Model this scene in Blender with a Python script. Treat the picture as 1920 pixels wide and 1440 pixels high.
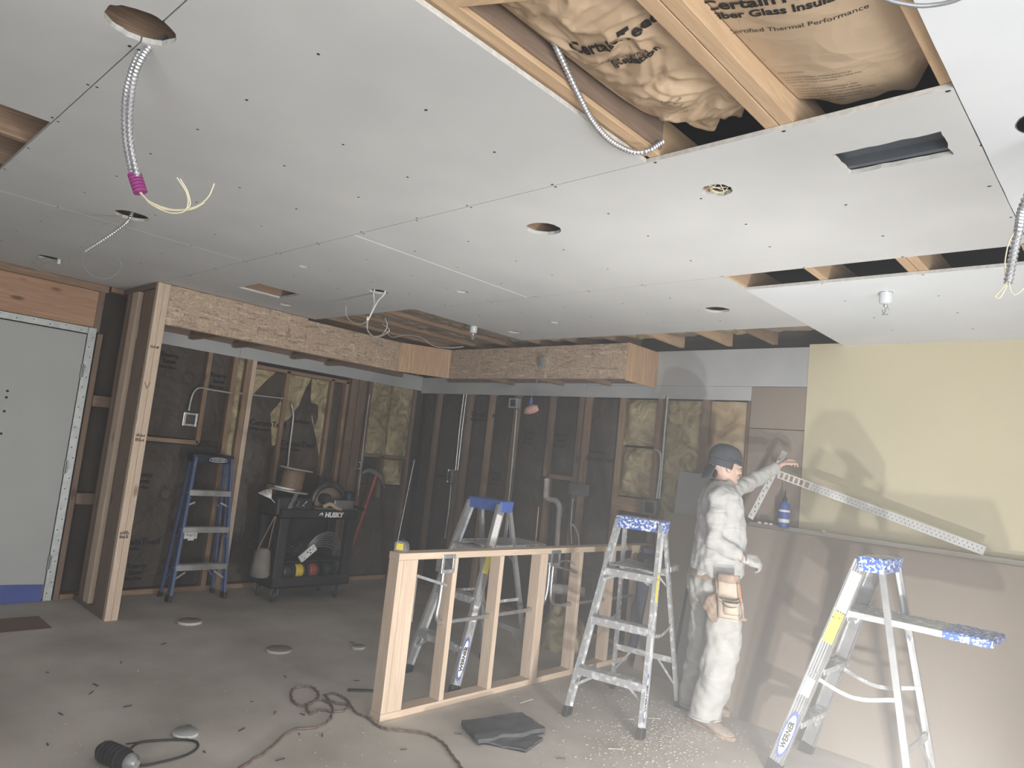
import bpy, bmesh, math, random
from mathutils import Vector, Matrix, noise
random.seed(7)
PI = math.pi
C = bpy.context.scene.collection
for _o in list(bpy.data.objects): bpy.data.objects.remove(_o)
V = Vector
# ---------------------------------------------------------------- camera
YAW, PITCH, ROLL = math.radians(43.44), math.radians(5.99), math.radians(6.065)
FPX = 1305.2
CAM = V((0, 0, 1.50))
_f = V((-math.sin(YAW)*math.cos(PITCH), math.cos(YAW)*math.cos(PITCH), math.sin(PITCH)))
_r = V((math.cos(YAW), math.sin(YAW), 0)); _u = _r.cross(_f)
RT = _r*math.cos(ROLL) + _u*math.sin(ROLL)
UP = -_r*math.sin(ROLL) + _u*math.cos(ROLL)
FW = _f
cam = bpy.data.cameras.new('camera'); camo = bpy.data.objects.new('camera', cam); C.objects.link(camo)
cam.sensor_fit = 'HORIZONTAL'; cam.sensor_width = 36; cam.lens = FPX/1920*36; cam.clip_start = .02; cam.clip_end = 60
mw = Matrix((RT, UP, -FW)).transposed().to_4x4(); mw.translation = CAM
camo.matrix_world = mw
sc = bpy.context.scene; sc.camera = camo
sc.view_settings.view_transform = 'Standard'; sc.view_settings.look = 'None'
sc.view_settings.gamma = 1; sc.view_settings.use_curve_mapping = False
sc.view_settings.exposure = 0.2
# ---------------------------------------------------------------- light
w = bpy.data.worlds.new('world'); sc.world = w; w.use_nodes = True
w.node_tree.nodes['Background'].inputs[0].default_value = (.75, .83, 1, 1)
w.node_tree.nodes['Background'].inputs[1].default_value = .6
def lamp(name, kind, loc, power, color, size=.1, target=None, spread=None, cone=None, blend=.5):
    l = bpy.data.lights.new(name, kind); l.energy = power; l.color = color
    if kind == 'AREA': l.size = size if not isinstance(size, tuple) else size[0]
    else: l.shadow_soft_size = size
    if kind == 'AREA' and isinstance(size, tuple): l.shape = 'RECTANGLE'; l.size_y = size[1]
    if cone: l.spot_size = math.radians(cone); l.spot_blend = blend
    if spread: l.spread = math.radians(spread)
    o = bpy.data.objects.new(name, l); C.objects.link(o); o.location = loc
    if target is not None:
        d = V(target) - V(loc); o.rotation_euler = d.to_track_quat('-Z', 'Y').to_euler()
    return o
# twin-headed work light on the floor, just outside the frame at the lower right, aimed across the room at the far corner
lamp('work_light', 'SPOT', (-.34, 2.46, .12), 170, (1, .98, .95), .03, (-4.4, 5.2, 1.7), cone=150, blend=1)
lamp('work_light', 'SPOT', (-.28, 2.34, .40), 170, (1, .98, .95), .03, (-4.4, 5.2, 1.7), cone=150, blend=1)
# soft fill added out of view to brighten the room, right of and behind camera
lamp('fill_light', 'AREA', (2.35, 1.8, 1.0), 185, (.95, .97, 1), (5.0, 1.8), (-2.6, 2.8, 1.2))
lamp('fill_light', 'AREA', (1.4, -2.0, 1.0), 160, (.96, .97, 1), (2.2, 1.9), (-2.0, 5.0, 1.2))
# ---------------------------------------------------------------- pixel -> plane helpers (measuring the room from its photograph)
CZ = 2.555; WA = -6.416; WB = 5.235
def ray(x, y): return FW + RT*((x-960)/FPX) - UP*((y-720)/FPX)
def az(x, y, z=0.0): d = ray(x, y); return CAM + d*((z-CAM.z)/d.z)
def ax(x, y, X): d = ray(x, y); return CAM + d*((X-CAM.x)/d.x)
def ay(x, y, Y): d = ray(x, y); return CAM + d*((Y-CAM.y)/d.y)
# ---------------------------------------------------------------- materials
def nt(m): m.use_nodes = True; return m.node_tree.nodes, m.node_tree.links
def ramp(N, pts):
    r = N.new('ShaderNodeValToRGB'); e = r.color_ramp.elements
    while len(e) < len(pts): e.new(.5)
    for i, (p, c) in enumerate(pts):
        e[i].position = p; e[i].color = (c[0], c[1], c[2], 1)
    return r
def pm(name, c1, c2=None, scale=6, rough=.7, metal=0, bump=0, stretch=(1, 1, 1), lo=.35, hi=.65, detail=4, distort=0, bscale=None, spec=.5, third=None):
    m = bpy.data.materials.new(name); N, L = nt(m); b = N['Principled BSDF']
    b.inputs['Roughness'].default_value = rough; b.inputs['Metallic'].default_value = metal
    b.inputs['Specular IOR Level'].default_value = spec
    if c2 is None and not bump:
        b.inputs['Base Color'].default_value = (*c1, 1); return m
    tc = N.new('ShaderNodeTexCoord'); mp = N.new('ShaderNodeMapping'); mp.inputs['Scale'].default_value = stretch
    L.new(tc.outputs['Object'], mp.inputs[0])
    n = N.new('ShaderNodeTexNoise'); n.inputs['Scale'].default_value = scale; n.inputs['Detail'].default_value = detail; n.inputs['Distortion'].default_value = distort
    L.new(mp.outputs[0], n.inputs['Vector'])
    c2 = c2 or c1
    r = ramp(N, [(lo, c1), (hi, c2)] + ([(min(.99, hi+.1), third)] if third else []))
    L.new(n.outputs['Fac'], r.inputs[0]); L.new(r.outputs[0], b.inputs['Base Color'])
    if bump:
        n2 = n
        if bscale:
            n2 = N.new('ShaderNodeTexNoise'); n2.inputs['Scale'].default_value = bscale; n2.inputs['Detail'].default_value = 5
            L.new(mp.outputs[0], n2.inputs['Vector'])
        bp = N.new('ShaderNodeBump'); bp.inputs['Strength'].default_value = bump; bp.inputs['Distance'].default_value = .02
        L.new(n2.outputs['Fac'], bp.inputs['Height']); L.new(bp.outputs[0], b.inputs['Normal'])
    return m
def wood(name, c1, c2, c3, axis, rough=.75):
    m = bpy.data.materials.new(name); N, L = nt(m); b = N['Principled BSDF']; b.inputs['Roughness'].default_value = rough
    tc = N.new('ShaderNodeTexCoord'); mp = N.new('ShaderNodeMapping')
    s = [14, 14, 14]; s[axis] = .9; mp.inputs['Scale'].default_value = s
    L.new(tc.outputs['Object'], mp.inputs[0])
    n = N.new('ShaderNodeTexNoise'); n.inputs['Scale'].default_value = 2.2; n.inputs['Detail'].default_value = 6; n.inputs['Distortion'].default_value = 1.2
    L.new(mp.outputs[0], n.inputs['Vector'])
    r = ramp(N, [(.33, c1), (.5, c2), (.68, c1)]); L.new(n.outputs['Fac'], r.inputs[0])
    # knots
    v = N.new('ShaderNodeTexVoronoi'); v.inputs['Scale'].default_value = 1; mp2 = N.new('ShaderNodeMapping')
    s2 = [6, 6, 6]; s2[axis] = 2.2; mp2.inputs['Scale'].default_value = s2
    L.new(tc.outputs['Object'], mp2.inputs[0]); L.new(mp2.outputs[0], v.inputs['Vector'])
    kr = ramp(N, [(.06, (1, 1, 1)), (.13, (0, 0, 0))]); L.new(v.outputs['Distance'], kr.inputs[0])
    mx = N.new('ShaderNodeMixRGB'); L.new(kr.outputs[0], mx.inputs[0]); L.new(r.outputs[0], mx.inputs[1]); mx.inputs[2].default_value = (*c3, 1)
    L.new(mx.outputs[0], b.inputs['Base Color'])
    bp = N.new('ShaderNodeBump'); bp.inputs['Strength'].default_value = .15; bp.inputs['Distance'].default_value = .004
    L.new(n.outputs['Fac'], bp.inputs['Height']); L.new(bp.outputs[0], b.inputs['Normal'])
    return m
def osb(name, base, dark, light):
    m = bpy.data.materials.new(name); N, L = nt(m); b = N['Principled BSDF']; b.inputs['Roughness'].default_value = .8
    tc = N.new('ShaderNodeTexCoord'); prev = None; hgt = None
    for k, (s, rot) in enumerate((((5, 5, 26), (.5, .35, .2)), ((7, 7, 34), (-.55, -.3, .6)), ((22, 22, 6), (.3, .5, -.4)), ((6, 6, 40), (.1, .05, .9)))):
        mp = N.new('ShaderNodeMapping'); mp.inputs['Scale'].default_value = s; mp.inputs['Rotation'].default_value = rot
        L.new(tc.outputs['Object'], mp.inputs[0])
        v = N.new('ShaderNodeTexVoronoi'); v.inputs['Scale'].default_value = 2.0; L.new(mp.outputs[0], v.inputs['Vector'])
        sp = N.new('ShaderNodeSeparateColor'); L.new(v.outputs['Color'], sp.inputs[0])
        r = ramp(N, [(0, dark), (.10, dark), (.16, base), (.8, base), (.95, light)]); L.new(sp.outputs[0], r.inputs[0])
        if prev is None: prev = r.outputs[0]
        else:
            gt = N.new('ShaderNodeMath'); gt.operation = 'GREATER_THAN'; gt.inputs[1].default_value = .55; L.new(sp.outputs[1], gt.inputs[0])
            mx = N.new('ShaderNodeMixRGB'); L.new(gt.outputs[0], mx.inputs[0]); L.new(prev, mx.inputs[1]); L.new(r.outputs[0], mx.inputs[2]); prev = mx.outputs[0]
    n = N.new('ShaderNodeTexNoise'); n.inputs['Scale'].default_value = 60; n.inputs['Detail'].default_value = 6; L.new(tc.outputs['Object'], n.inputs['Vector'])
    r = ramp(N, [(.3, (.72, .70, .68)), (.7, (1.1, 1.1, 1.1))]); L.new(n.outputs['Fac'], r.inputs[0])
    mu = N.new('ShaderNodeMixRGB'); mu.blend_type = 'MULTIPLY'; mu.inputs[0].default_value = 1; L.new(prev, mu.inputs[1]); L.new(r.outputs[0], mu.inputs[2])
    L.new(mu.outputs[0], b.inputs['Base Color'])
    bp = N.new('ShaderNodeBump'); bp.inputs['Strength'].default_value = .5; bp.inputs['Distance'].default_value = .006
    L.new(mu.outputs[0], bp.inputs['Height']); L.new(bp.outputs[0], b.inputs['Normal'])
    return m
def kraft(name, c1, c2, cr=1.0, spec=.5, rough=.5):
    m = bpy.data.materials.new(name); N, L = nt(m); b = N['Principled BSDF']; b.inputs['Roughness'].default_value = rough
    b.inputs['Specular IOR Level'].default_value = spec
    tc = N.new('ShaderNodeTexCoord')
    n = N.new('ShaderNodeTexNoise'); n.inputs['Scale'].default_value = 3; n.inputs['Detail'].default_value = 6; L.new(tc.outputs['Object'], n.inputs['Vector'])
    r = ramp(N, [(.3, c1), (.7, c2)]); L.new(n.outputs['Fac'], r.inputs[0]); L.new(r.outputs[0], b.inputs['Base Color'])
    ad = N.new('ShaderNodeVectorMath'); ad.operation = 'ADD'; L.new(tc.outputs['Object'], ad.inputs[0])
    n3 = N.new('ShaderNodeTexNoise'); n3.inputs['Scale'].default_value = 4; L.new(tc.outputs['Object'], n3.inputs['Vector'])
    scn = N.new('ShaderNodeVectorMath'); scn.operation = 'SCALE'; scn.inputs['Scale'].default_value = .35; L.new(n3.outputs['Color'], scn.inputs[0]); L.new(scn.outputs[0], ad.inputs[1])
    v = N.new('ShaderNodeTexVoronoi'); v.feature = 'DISTANCE_TO_EDGE'; v.inputs['Scale'].default_value = 5; L.new(ad.outputs[0], v.inputs['Vector'])
    v2 = N.new('ShaderNodeTexVoronoi'); v2.inputs['Scale'].default_value = 11; L.new(ad.outputs[0], v2.inputs['Vector'])
    mm = N.new('ShaderNodeMath'); mm.operation = 'ADD'; L.new(v.outputs[0], mm.inputs[0]); L.new(v2.outputs[0], mm.inputs[1])
    bp = N.new('ShaderNodeBump'); bp.inputs['Strength'].default_value = .5*cr; bp.inputs['Distance'].default_value = .03
    L.new(mm.outputs[0], bp.inputs['Height']); L.new(bp.outputs[0], b.inputs['Normal'])
    return m
MT = {}
# linear colours
MT['gyp'] = pm('ceiling_board_paper', (.545, .55, .55), (.585, .59, .59), 2.5, .9, bump=.03, bscale=60, spec=.2)
MT['gyp_white'] = pm('primed_ceiling_board', (.66, .69, .72), (.71, .735, .76), 2, .75, bump=.03, bscale=60, spec=.2)
MT['gyp_core'] = pm('gypsum_core', (.62, .61, .58), (.5, .49, .46), 60, .95)
MT['gyp_grey'] = pm('grey_wall_board', (.42, .43, .44), (.48, .49, .495), 3, .85, spec=.2)
MT['back'] = pm('brown_board_back', (.27, .228, .19), (.305, .258, .215), 1.6, .8, spec=.25)
MT['grey_panel'] = pm('grey_board', (.30, .31, .30), (.34, .345, .335), 2, .8)
MT['yellow'] = pm('yellow_wall_paint', (.58, .525, .375), (.61, .55, .395), 1.2, .75, bump=.03, bscale=90, spec=.25)
MT['black'] = pm('dark_void', (.012, .011, .011), None)
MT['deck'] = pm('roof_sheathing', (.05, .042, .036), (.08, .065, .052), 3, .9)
W3 = lambda n, a, b, c: [wood(n+'_'+'xyz'[i], a, b, c, i) for i in range(3)]
MT['new'] = W3('new_pine', (.66, .53, .415), (.57, .44, .33), (.33, .22, .15))
MT['old'] = W3('old_stud', (.34, .235, .155), (.24, .155, .10), (.10, .06, .04))
MT['joist'] = W3('joist_wood', (.57, .41, .26), (.48, .325, .195), (.2, .12, .06))
MT['dim'] = W3('brown_lumber', (.24, .17, .125), (.18, .125, .09), (.09, .06, .04))
MT['osb'] = osb('strand_board', (.50, .385, .285), (.36, .26, .185), (.62, .50, .385))
MT['ply'] = wood('plywood', (.60, .42, .27), (.46, .29, .17), (.58, .40, .26), 2)
MT['header'] = wood('header_beam', (.47, .29, .19), (.38, .22, .14), (.17, .09, .05), 1)
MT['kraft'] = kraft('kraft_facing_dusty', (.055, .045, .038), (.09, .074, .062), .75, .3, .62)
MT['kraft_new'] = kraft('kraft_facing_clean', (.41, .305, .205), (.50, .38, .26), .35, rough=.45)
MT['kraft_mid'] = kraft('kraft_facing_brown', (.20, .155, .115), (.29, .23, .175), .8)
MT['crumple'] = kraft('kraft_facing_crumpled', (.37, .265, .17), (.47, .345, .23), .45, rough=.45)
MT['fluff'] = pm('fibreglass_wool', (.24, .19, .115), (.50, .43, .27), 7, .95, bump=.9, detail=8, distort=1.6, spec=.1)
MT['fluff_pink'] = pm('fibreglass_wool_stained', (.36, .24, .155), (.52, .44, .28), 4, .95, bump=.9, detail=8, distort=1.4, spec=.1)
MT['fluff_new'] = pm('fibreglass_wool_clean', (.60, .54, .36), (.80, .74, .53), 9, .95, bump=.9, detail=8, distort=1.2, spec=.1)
MT['ink'] = pm('black_print', (.045, .038, .033), None)
MT['inkdim'] = pm('faded_print', (.008, .007, .006), None)
MT['alu'] = pm('aluminium', (.50, .51, .52), (.60, .61, .62), 14, .36, .8, bump=.05)
MT['alu_p'] = pm('aluminium_with_paint_spots', (.44, .45, .46), (.52, .53, .54), 30, .48, .55, lo=.5, hi=.56, third=(.80, .80, .78), detail=7)
MT['steel'] = pm('galvanised_steel', (.50, .52, .53), (.66, .68, .69), 30, .32, .85)
MT['steel_dull'] = pm('dull_galvanised_steel', (.42, .45, .44), (.52, .55, .54), 20, .5, .4)
MT['flex'] = pm('flexible_conduit_steel', (.50, .51, .53), (.62, .63, .65), 20, .35, .8)
MT['blue'] = pm('blue_plastic_with_paint_spots', (.06, .13, .42), (.70, .73, .78), 60, .5, lo=.52, hi=.55, detail=8, distort=.5)
MT['blue_clean'] = pm('blue_plastic', (.045, .10, .33), (.06, .12, .37), 20, .5)
MT['bluefib'] = pm('blue_fibreglass', (.075, .115, .23), (.10, .145, .27), 20, .55)
MT['navy'] = pm('dark_navy_plastic', (.012, .018, .04), None, rough=.5)
MT['cart'] = pm('black_plastic', (.016, .016, .017), (.024, .024, .025), 8, .55)
MT['black_pl'] = pm('black_rubber', (.02, .02, .02), (.035, .033, .031), 20, .6)
MT['white_pl'] = pm('white_plastic', (.78, .78, .76), None, rough=.4)
MT['abs'] = pm('grey_white_pipe', (.45, .41, .39), (.55, .51, .49), 5, .5)
MT['copper'] = pm('copper_tube', (.55, .30, .18), None, rough=.35, metal=.8)
MT['concrete'] = pm('dusty_subfloor', (.42, .38, .335), (.64, .595, .54), 1.3, .9, bump=.05, detail=8, bscale=40, spec=.2)
MT['shirt'] = pm('off_white_cotton', (.44, .435, .425), (.48, .475, .465), 6, .9, bump=.5, detail=2, distort=1.6, stretch=(1.0, 1.0, 2.6), spec=.1)
MT['trouser'] = pm('off_white_work_canvas', (.40, .392, .375), (.46, .452, .435), 5, .9, bump=.5, detail=2, distort=1.6, stretch=(1.0, 1.0, 2.2), spec=.1)
MT['skin'] = pm('skin', (.56, .385, .31), (.61, .43, .35), 8, .55)
MT['hair'] = pm('dark_hair', (.04, .025, .018), None)
MT['cap'] = pm('charcoal_cap_cloth', (.045, .05, .062), (.06, .065, .078), 20, .85)
MT['leather'] = pm('pale_tan_leather', (.48, .39, .31), (.54, .45, .36), 10, .75)
MT['leather_d'] = pm('worn_brown_leather', (.22, .15, .11), (.38, .29, .22), 20, .8)
MT['shoe'] = pm('dusty_brown_boot', (.26, .20, .165), (.42, .36, .31), 14, .85)
MT['glove'] = pm('dirty_white_glove', (.32, .31, .30), (.55, .54, .53), 30, .9)
MT['purple'] = pm('purple_tape', (.30, .045, .20), None, rough=.4)
MT['wire'] = pm('cream_wire', (.72, .66, .47), None, rough=.5)
MT['wire_dark'] = pm('grey_wire', (.25, .24, .22), None, rough=.5)
MT['cord'] = pm('brown_cord', (.115, .08, .06), (.2, .145, .11), 30, .6)
MT['cloth'] = pm('dark_grey_felt', (.055, .055, .06), (.085, .085, .09), 18, .95, bump=.2)
MT['red'] = pm('dull_red', (.33, .07, .05), None, rough=.5)
MT['orange'] = pm('orange_plastic', (.8, .2, .08), None, rough=.5)
MT['yellow_pl'] = pm('yellow_plastic', (.75, .58, .07), None, rough=.5)
MT['label_y'] = pm('yellow_sticker', (.80, .70, .09), (.70, .60, .15), 70, .6, lo=.5, hi=.6)
MT['label_w'] = pm('white_sticker', (.72, .72, .70), (.45, .45, .44), 90, .6, lo=.55, hi=.65)
MT['label_b'] = pm('blue_sticker', (.10, .14, .42), None)
MT['white'] = pm('white_paint', (.85, .85, .84), None)
MT['door'] = pm('pale_door_paint', (.39, .40, .395), (.42, .43, .425), 2, .6)
MT['bluetape'] = pm('blue_masking_film', (.055, .085, .30), (.07, .10, .35), 6, .6)
MT['tan'] = pm('tan_cardboard', (.40, .30, .19), None)
MT['pink'] = pm('pink_plastic_bag', (.62, .36, .32), (.52, .27, .24), 14, .5)
MT['bluebag'] = pm('blue_plastic_tie', (.08, .11, .40), None)
MT['tool'] = pm('dark_grey_metal', (.05, .05, .052), (.10, .10, .10), 20, .4, .5)
MT['jean'] = pm('dark_navy_fabric', (.05, .055, .09), (.075, .08, .12), 12, .9)
MT['brown_c'] = pm('old_brown_wire_winding', (.17, .11, .07), (.24, .16, .10), 60, .6)
MT['grey_m'] = pm('dull_grey_metal', (.22, .23, .24), (.3, .31, .32), 8, .45, .6)
MT['canvas'] = pm('grey_canvas', (.15, .14, .125), (.22, .205, .185), 9, .95, bump=.3)
MT['ivory'] = pm('ivory_board_face', (.46, .43, .37), (.52, .49, .43), 3, .85)
MT['duct'] = pm('dark_duct_steel', (.07, .085, .10), (.10, .115, .13), 6, .45, .3)
MT['dust'] = pm('wood_dust_crumbs', (.58, .53, .46), (.46, .41, .35), 20, .95)
MT['clear'] = pm('clouded_plastic_cover', (.62, .64, .66), None, rough=.25)
# ---------------------------------------------------------------- mesh builder
class MB:
    def __init__(s): s.v = []; s.f = []; s.m = []; s.s = []; s.mi = 0
    def add(s, vs, fs, sm=False):
        k = len(s.v); s.v += [V(p) for p in vs]
        for f in fs: s.f.append([k+i for i in f]); s.m.append(s.mi); s.s.append(sm)
        return s
    def box(s, c, d, R=None):
        c = V(c); pts = []
        for z in (-.5, .5):
            for x, y in ((-.5, -.5), (.5, -.5), (.5, .5), (-.5, .5)):
                p = V((x*d[0], y*d[1], z*d[2]));
                if R is not None: p = R @ p
                pts.append(c+p)
        return s.add(pts, [(3, 2, 1, 0), (4, 5, 6, 7), (0, 1, 5, 4), (1, 2, 6, 5), (2, 3, 7, 6), (3, 0, 4, 7)])
    def bb(s, x0, x1, y0, y1, z0, z1): return s.box(((x0+x1)/2, (y0+y1)/2, (z0+z1)/2), (abs(x1-x0), abs(y1-y0), abs(z1-z0)))
    def ext(s, prof, p, q, u, v, sm=False, cap=True):   # profile extruded from p to q; u, v span the section
        p, q, u, v = V(p), V(q), V(u), V(v); n = len(prof)
        pts = [p+u*a+v*b for a, b in prof] + [q+u*a+v*b for a, b in prof]
        fs = [(i, (i+1) % n, n+(i+1) % n, n+i) for i in range(n)]
        s.add(pts, fs, sm)
        if cap: s.add(pts[:n], [list(range(n))[::-1]]); s.add(pts[n:], [list(range(n))])
        return s
    def beam(s, p, q, w, h, up=(0, 0, 1)):
        p, q = V(p), V(q); d = (q-p).normalized(); up = V(up)
        if abs(d.dot(up)) > .98: up = V((1, 0, 0)) if abs(d.x) < .9 else V((0, 1, 0))
        a = d.cross(up).normalized(); b = a.cross(d).normalized()
        return s.ext([(-w/2, -h/2), (w/2, -h/2), (w/2, h/2), (-w/2, h/2)], p, q, a, b)
    def tube(s, pts, r, n=8, closed=False, ring=None):
        pts = [V(p) for p in pts]; m = len(pts); R = r if isinstance(r, (list, tuple)) else [r]*m
        vs = []; pa = None
        for i, p in enumerate(pts):
            a = pts[(i-1) % m] if (closed or i > 0) else p; b = pts[(i+1) % m] if (closed or i < m-1) else p
            d = (b-a)
            d = d.normalized() if d.length > 1e-9 else V((0, 0, 1))
            if pa is None: pa = d.orthogonal().normalized()
            pa = (pa - d*pa.dot(d)); pa = pa.normalized() if pa.length > 1e-6 else d.orthogonal().normalized()
            pb = d.cross(pa)
            for k in range(n):
                t = 2*PI*k/n; vs.append(p+(pa*math.cos(t)+pb*math.sin(t))*R[i])
        fs = []
        for i in range(m if closed else m-1):
            j = (i+1) % m
            for k in range(n): fs.append((i*n+k, i*n+(k+1) % n, j*n+(k+1) % n, j*n+k))
        s.add(vs, fs, True)
        if not closed: s.add(vs[:n], [list(range(n))[::-1]]); s.add(vs[-n:], [list(range(n))])
        return s
    def cyl(s, p, q, r, n=16): return s.tube([p, q], r, n)
    def loft(s, rings, sm=True, cap=True):
        n = len(rings[0]); vs = [p for r in rings for p in r]; fs = []
        for i in range(len(rings)-1):
            for k in range(n): fs.append((i*n+k, i*n+(k+1) % n, (i+1)*n+(k+1) % n, (i+1)*n+k))
        s.add(vs, fs, sm)
        if cap: s.add(rings[0], [list(range(n))[::-1]], sm); s.add(rings[-1], [list(range(n))], sm)
        return s
    def lathe(s, prof, c, axis=(0, 0, 1), n=24):
        ax_ = V(axis).normalized(); a = ax_.orthogonal().normalized(); b = ax_.cross(a); c = V(c)
        return s.loft([[c+ax_*z+(a*math.cos(2*PI*k/n)+b*math.sin(2*PI*k/n))*max(r, 1e-4) for k in range(n)] for r, z in prof])
    def grid(s, fn, nu, nv, sm=True):
        vs = [fn(i/nu, j/nv) for j in range(nv+1) for i in range(nu+1)]
        fs = [(j*(nu+1)+i, j*(nu+1)+i+1, (j+1)*(nu+1)+i+1, (j+1)*(nu+1)+i) for j in range(nv) for i in range(nu)]
        return s.add(vs, fs, sm)
    def ell(s, c, r, R=None, n=14, m=9):
        c = V(c); rings = []
        for j in range(m+1):
            t = PI*j/m; ring = []
            for k in range(n):
                p = V((r[0]*max(math.sin(t), 1e-3)*math.cos(2*PI*k/n), r[1]*max(math.sin(t), 1e-3)*math.sin(2*PI*k/n), -r[2]*math.cos(t)))
                ring.append(c+(R @ p if R is not None else p))
            rings.append(ring)
        return s.loft(rings)
    def build(s, name, mats, parent=None, bevel=0, local=None):
        if not isinstance(mats, (list, tuple)): mats = [mats]
        me = bpy.data.meshes.new(name); off = V(local) if local is not None else V((0, 0, 0))
        me.from_pydata([tuple(p-off) for p in s.v], [], s.f)
        for m in mats: me.materials.append(m)
        me.polygons.foreach_set('material_index', s.m); me.polygons.foreach_set('use_smooth', s.s); me.update()
        o = bpy.data.objects.new(name, me); C.objects.link(o)
        if parent is not None: o.parent = parent
        elif local is not None: o.location = off
        if bevel:
            b = o.modifiers.new('bevel', 'BEVEL'); b.width = bevel; b.segments = 2; b.limit_method = 'ANGLE'; b.angle_limit = .6
        return o
def curve_solid(outlines, z0, z1):            # flat outline with holes, given real thickness
    cu = bpy.data.curves.new('tmp', 'CURVE'); cu.dimensions = '2D'; cu.fill_mode = 'BOTH'; cu.extrude = (z1-z0)/2
    for o in outlines:
        sp = cu.splines.new('POLY'); sp.points.add(len(o)-1); sp.use_cyclic_u = True
        for i, (x, y) in enumerate(o): sp.points[i].co = (x, y, 0, 1)
    ob = bpy.data.objects.new('tmp', cu); C.objects.link(ob)
    me = bpy.data.meshes.new_from_object(ob, depsgraph=bpy.context.evaluated_depsgraph_get())
    vs = [v.co + V((0, 0, (z0+z1)/2)) for v in me.vertices]; fs = [list(p.vertices) for p in me.polygons]; nz = [abs(p.normal.z) for p in me.polygons]
    bpy.data.objects.remove(ob); bpy.data.curves.remove(cu); bpy.data.meshes.remove(me)
    return vs, fs, nz
def text_mb(mb, s, size, O, X, Y, ext=.0008, align='LEFT', warp=None, bold=0, shear=0, space=1, zoff=.0):
    cu = bpy.data.curves.new('t', 'FONT'); cu.body = s; cu.size = size; cu.align_x = align; cu.extrude = ext; cu.offset = bold; cu.shear = shear; cu.space_character = space; cu.resolution_u = 3
    ob = bpy.data.objects.new('t', cu); C.objects.link(ob)
    me = bpy.data.meshes.new_from_object(ob, depsgraph=bpy.context.evaluated_depsgraph_get())
    O, X, Y = V(O), V(X).normalized(), V(Y).normalized(); Z = X.cross(Y)
    vs = []
    for v in me.vertices:
        p = O + X*v.co.x + Y*v.co.y + Z*(v.co.z+zoff)
        vs.append(warp(p) if warp else p)
    mb.add(vs, [list(p.vertices) for p in me.polygons])
    bpy.data.objects.remove(ob); bpy.data.curves.remove(cu); bpy.data.meshes.remove(me)
def thing(name, label, cat, loc=(0, 0, 0), rz=0, group=None):
    o = bpy.data.objects.new(name, None); C.objects.link(o); o.location = loc; o.rotation_euler = (0, 0, rz); o.empty_display_size = .1
    return tag(o, label, cat, group)
def tag(o, label, cat, group=None, kind=None):
    o['label'] = label; o['category'] = cat
    if group: o['group'] = group
    if kind: o['kind'] = kind
    return o
def struct(o): o['kind'] = 'structure'; return o
def sempty(name): o = bpy.data.objects.new(name, None); C.objects.link(o); return struct(o)
def catmull(pts, n=8):
    pts = [V(p) for p in pts]; P = [pts[0]*2-pts[1]] + pts + [pts[-1]*2-pts[-2]]; out = []
    for i in range(1, len(P)-2):
        a, b, c, d = P[i-1], P[i], P[i+1], P[i+2]
        for k in range(n):
            t = k/n; out.append(.5*((2*b)+(c-a)*t+(2*a-5*b+4*c-d)*t*t+(3*b-a-3*c+d)*t**3))
    out.append(P[-2]); return out
def flexconduit(mb, pts, r, pitch=.014, n=12):
    path = catmull(pts, 12); L = [0]
    for a, b in zip(path, path[1:]): L.append(L[-1]+(b-a).length)
    cnt = int(L[-1]/pitch)*3; out = []; R = []; j = 0
    for i in range(cnt+1):
        d = L[-1]*i/cnt
        while j < len(L)-2 and L[j+1] < d: j += 1
        t = (d-L[j])/max(L[j+1]-L[j], 1e-9); out.append(path[j].lerp(path[j+1], t)); R.append((r, r, r*.62)[i % 3])
    mb.tube(out, R, n); mb.s = [False]*len(mb.s)

# ================================================================= THE ROOM
def circ(cx, cy, r, n=28, jit=0.0):
    return [(cx+(r+random.uniform(-jit, jit))*math.cos(2*PI*k/n), cy+(r+random.uniform(-jit, jit))*math.sin(2*PI*k/n)) for k in range(n)]
def rect(x0, x1, y0, y1, jit=0, n=1):
    P = []
    for (a, b) in (((x0, y0), (x1, y0)), ((x1, y0), (x1, y1)), ((x1, y1), (x0, y1)), ((x0, y1), (x0, y0))):
        for k in range(n):
            t = k/n; P.append((a[0]+(b[0]-a[0])*t+random.uniform(-jit, jit), a[1]+(b[1]-a[1])*t+random.uniform(-jit, jit)))
    return P
mb = MB(); mb.bb(-6.6, 2.6, -2.2, 5.35, -.12, 0); floor_o = struct(mb.build('floor', MT['concrete']))
ceiling = sempty('ceiling')
JX = [-.41, -.85, -1.28, -1.71, -2.19, -2.56, -2.99, -3.42, -3.85, -4.27, -4.70, -5.13, -5.56, -6.0]
def panel(outlines, mat, screws=None, z0=CZ, th=.0155, name='drywall_panel'):
    vs, fs, nz = curve_solid(outlines, z0, z0+th)
    m = MB(); m.add(vs, fs)
    m.m = [0 if a > .5 else 1 for a in nz]
    if screws:
        x0, x1, y0, y1, holes = screws; m.mi = 2
        for jx in JX + [.02, .45]:
            if not (x0+.01 < jx < x1-.01): continue
            ys = [y0+.012+(y1-y0-.024)*k/4 for k in range(5)]
            for y in ys:
                x = jx+random.uniform(-.018, .018); yy = y+(random.uniform(-.035, .035) if y0+.05 < y < y1-.05 else 0)
                if any(math.hypot(x-h[0], yy-h[1]) < h[2]+.02 for h in holes): continue
                m.ell((x, yy, z0), (random.uniform(.0055, .008), .0058, .0014), n=7, m=3)
    return m.build(name, [mat, MT['gyp_core'], MT['black']], ceiling)
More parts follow.
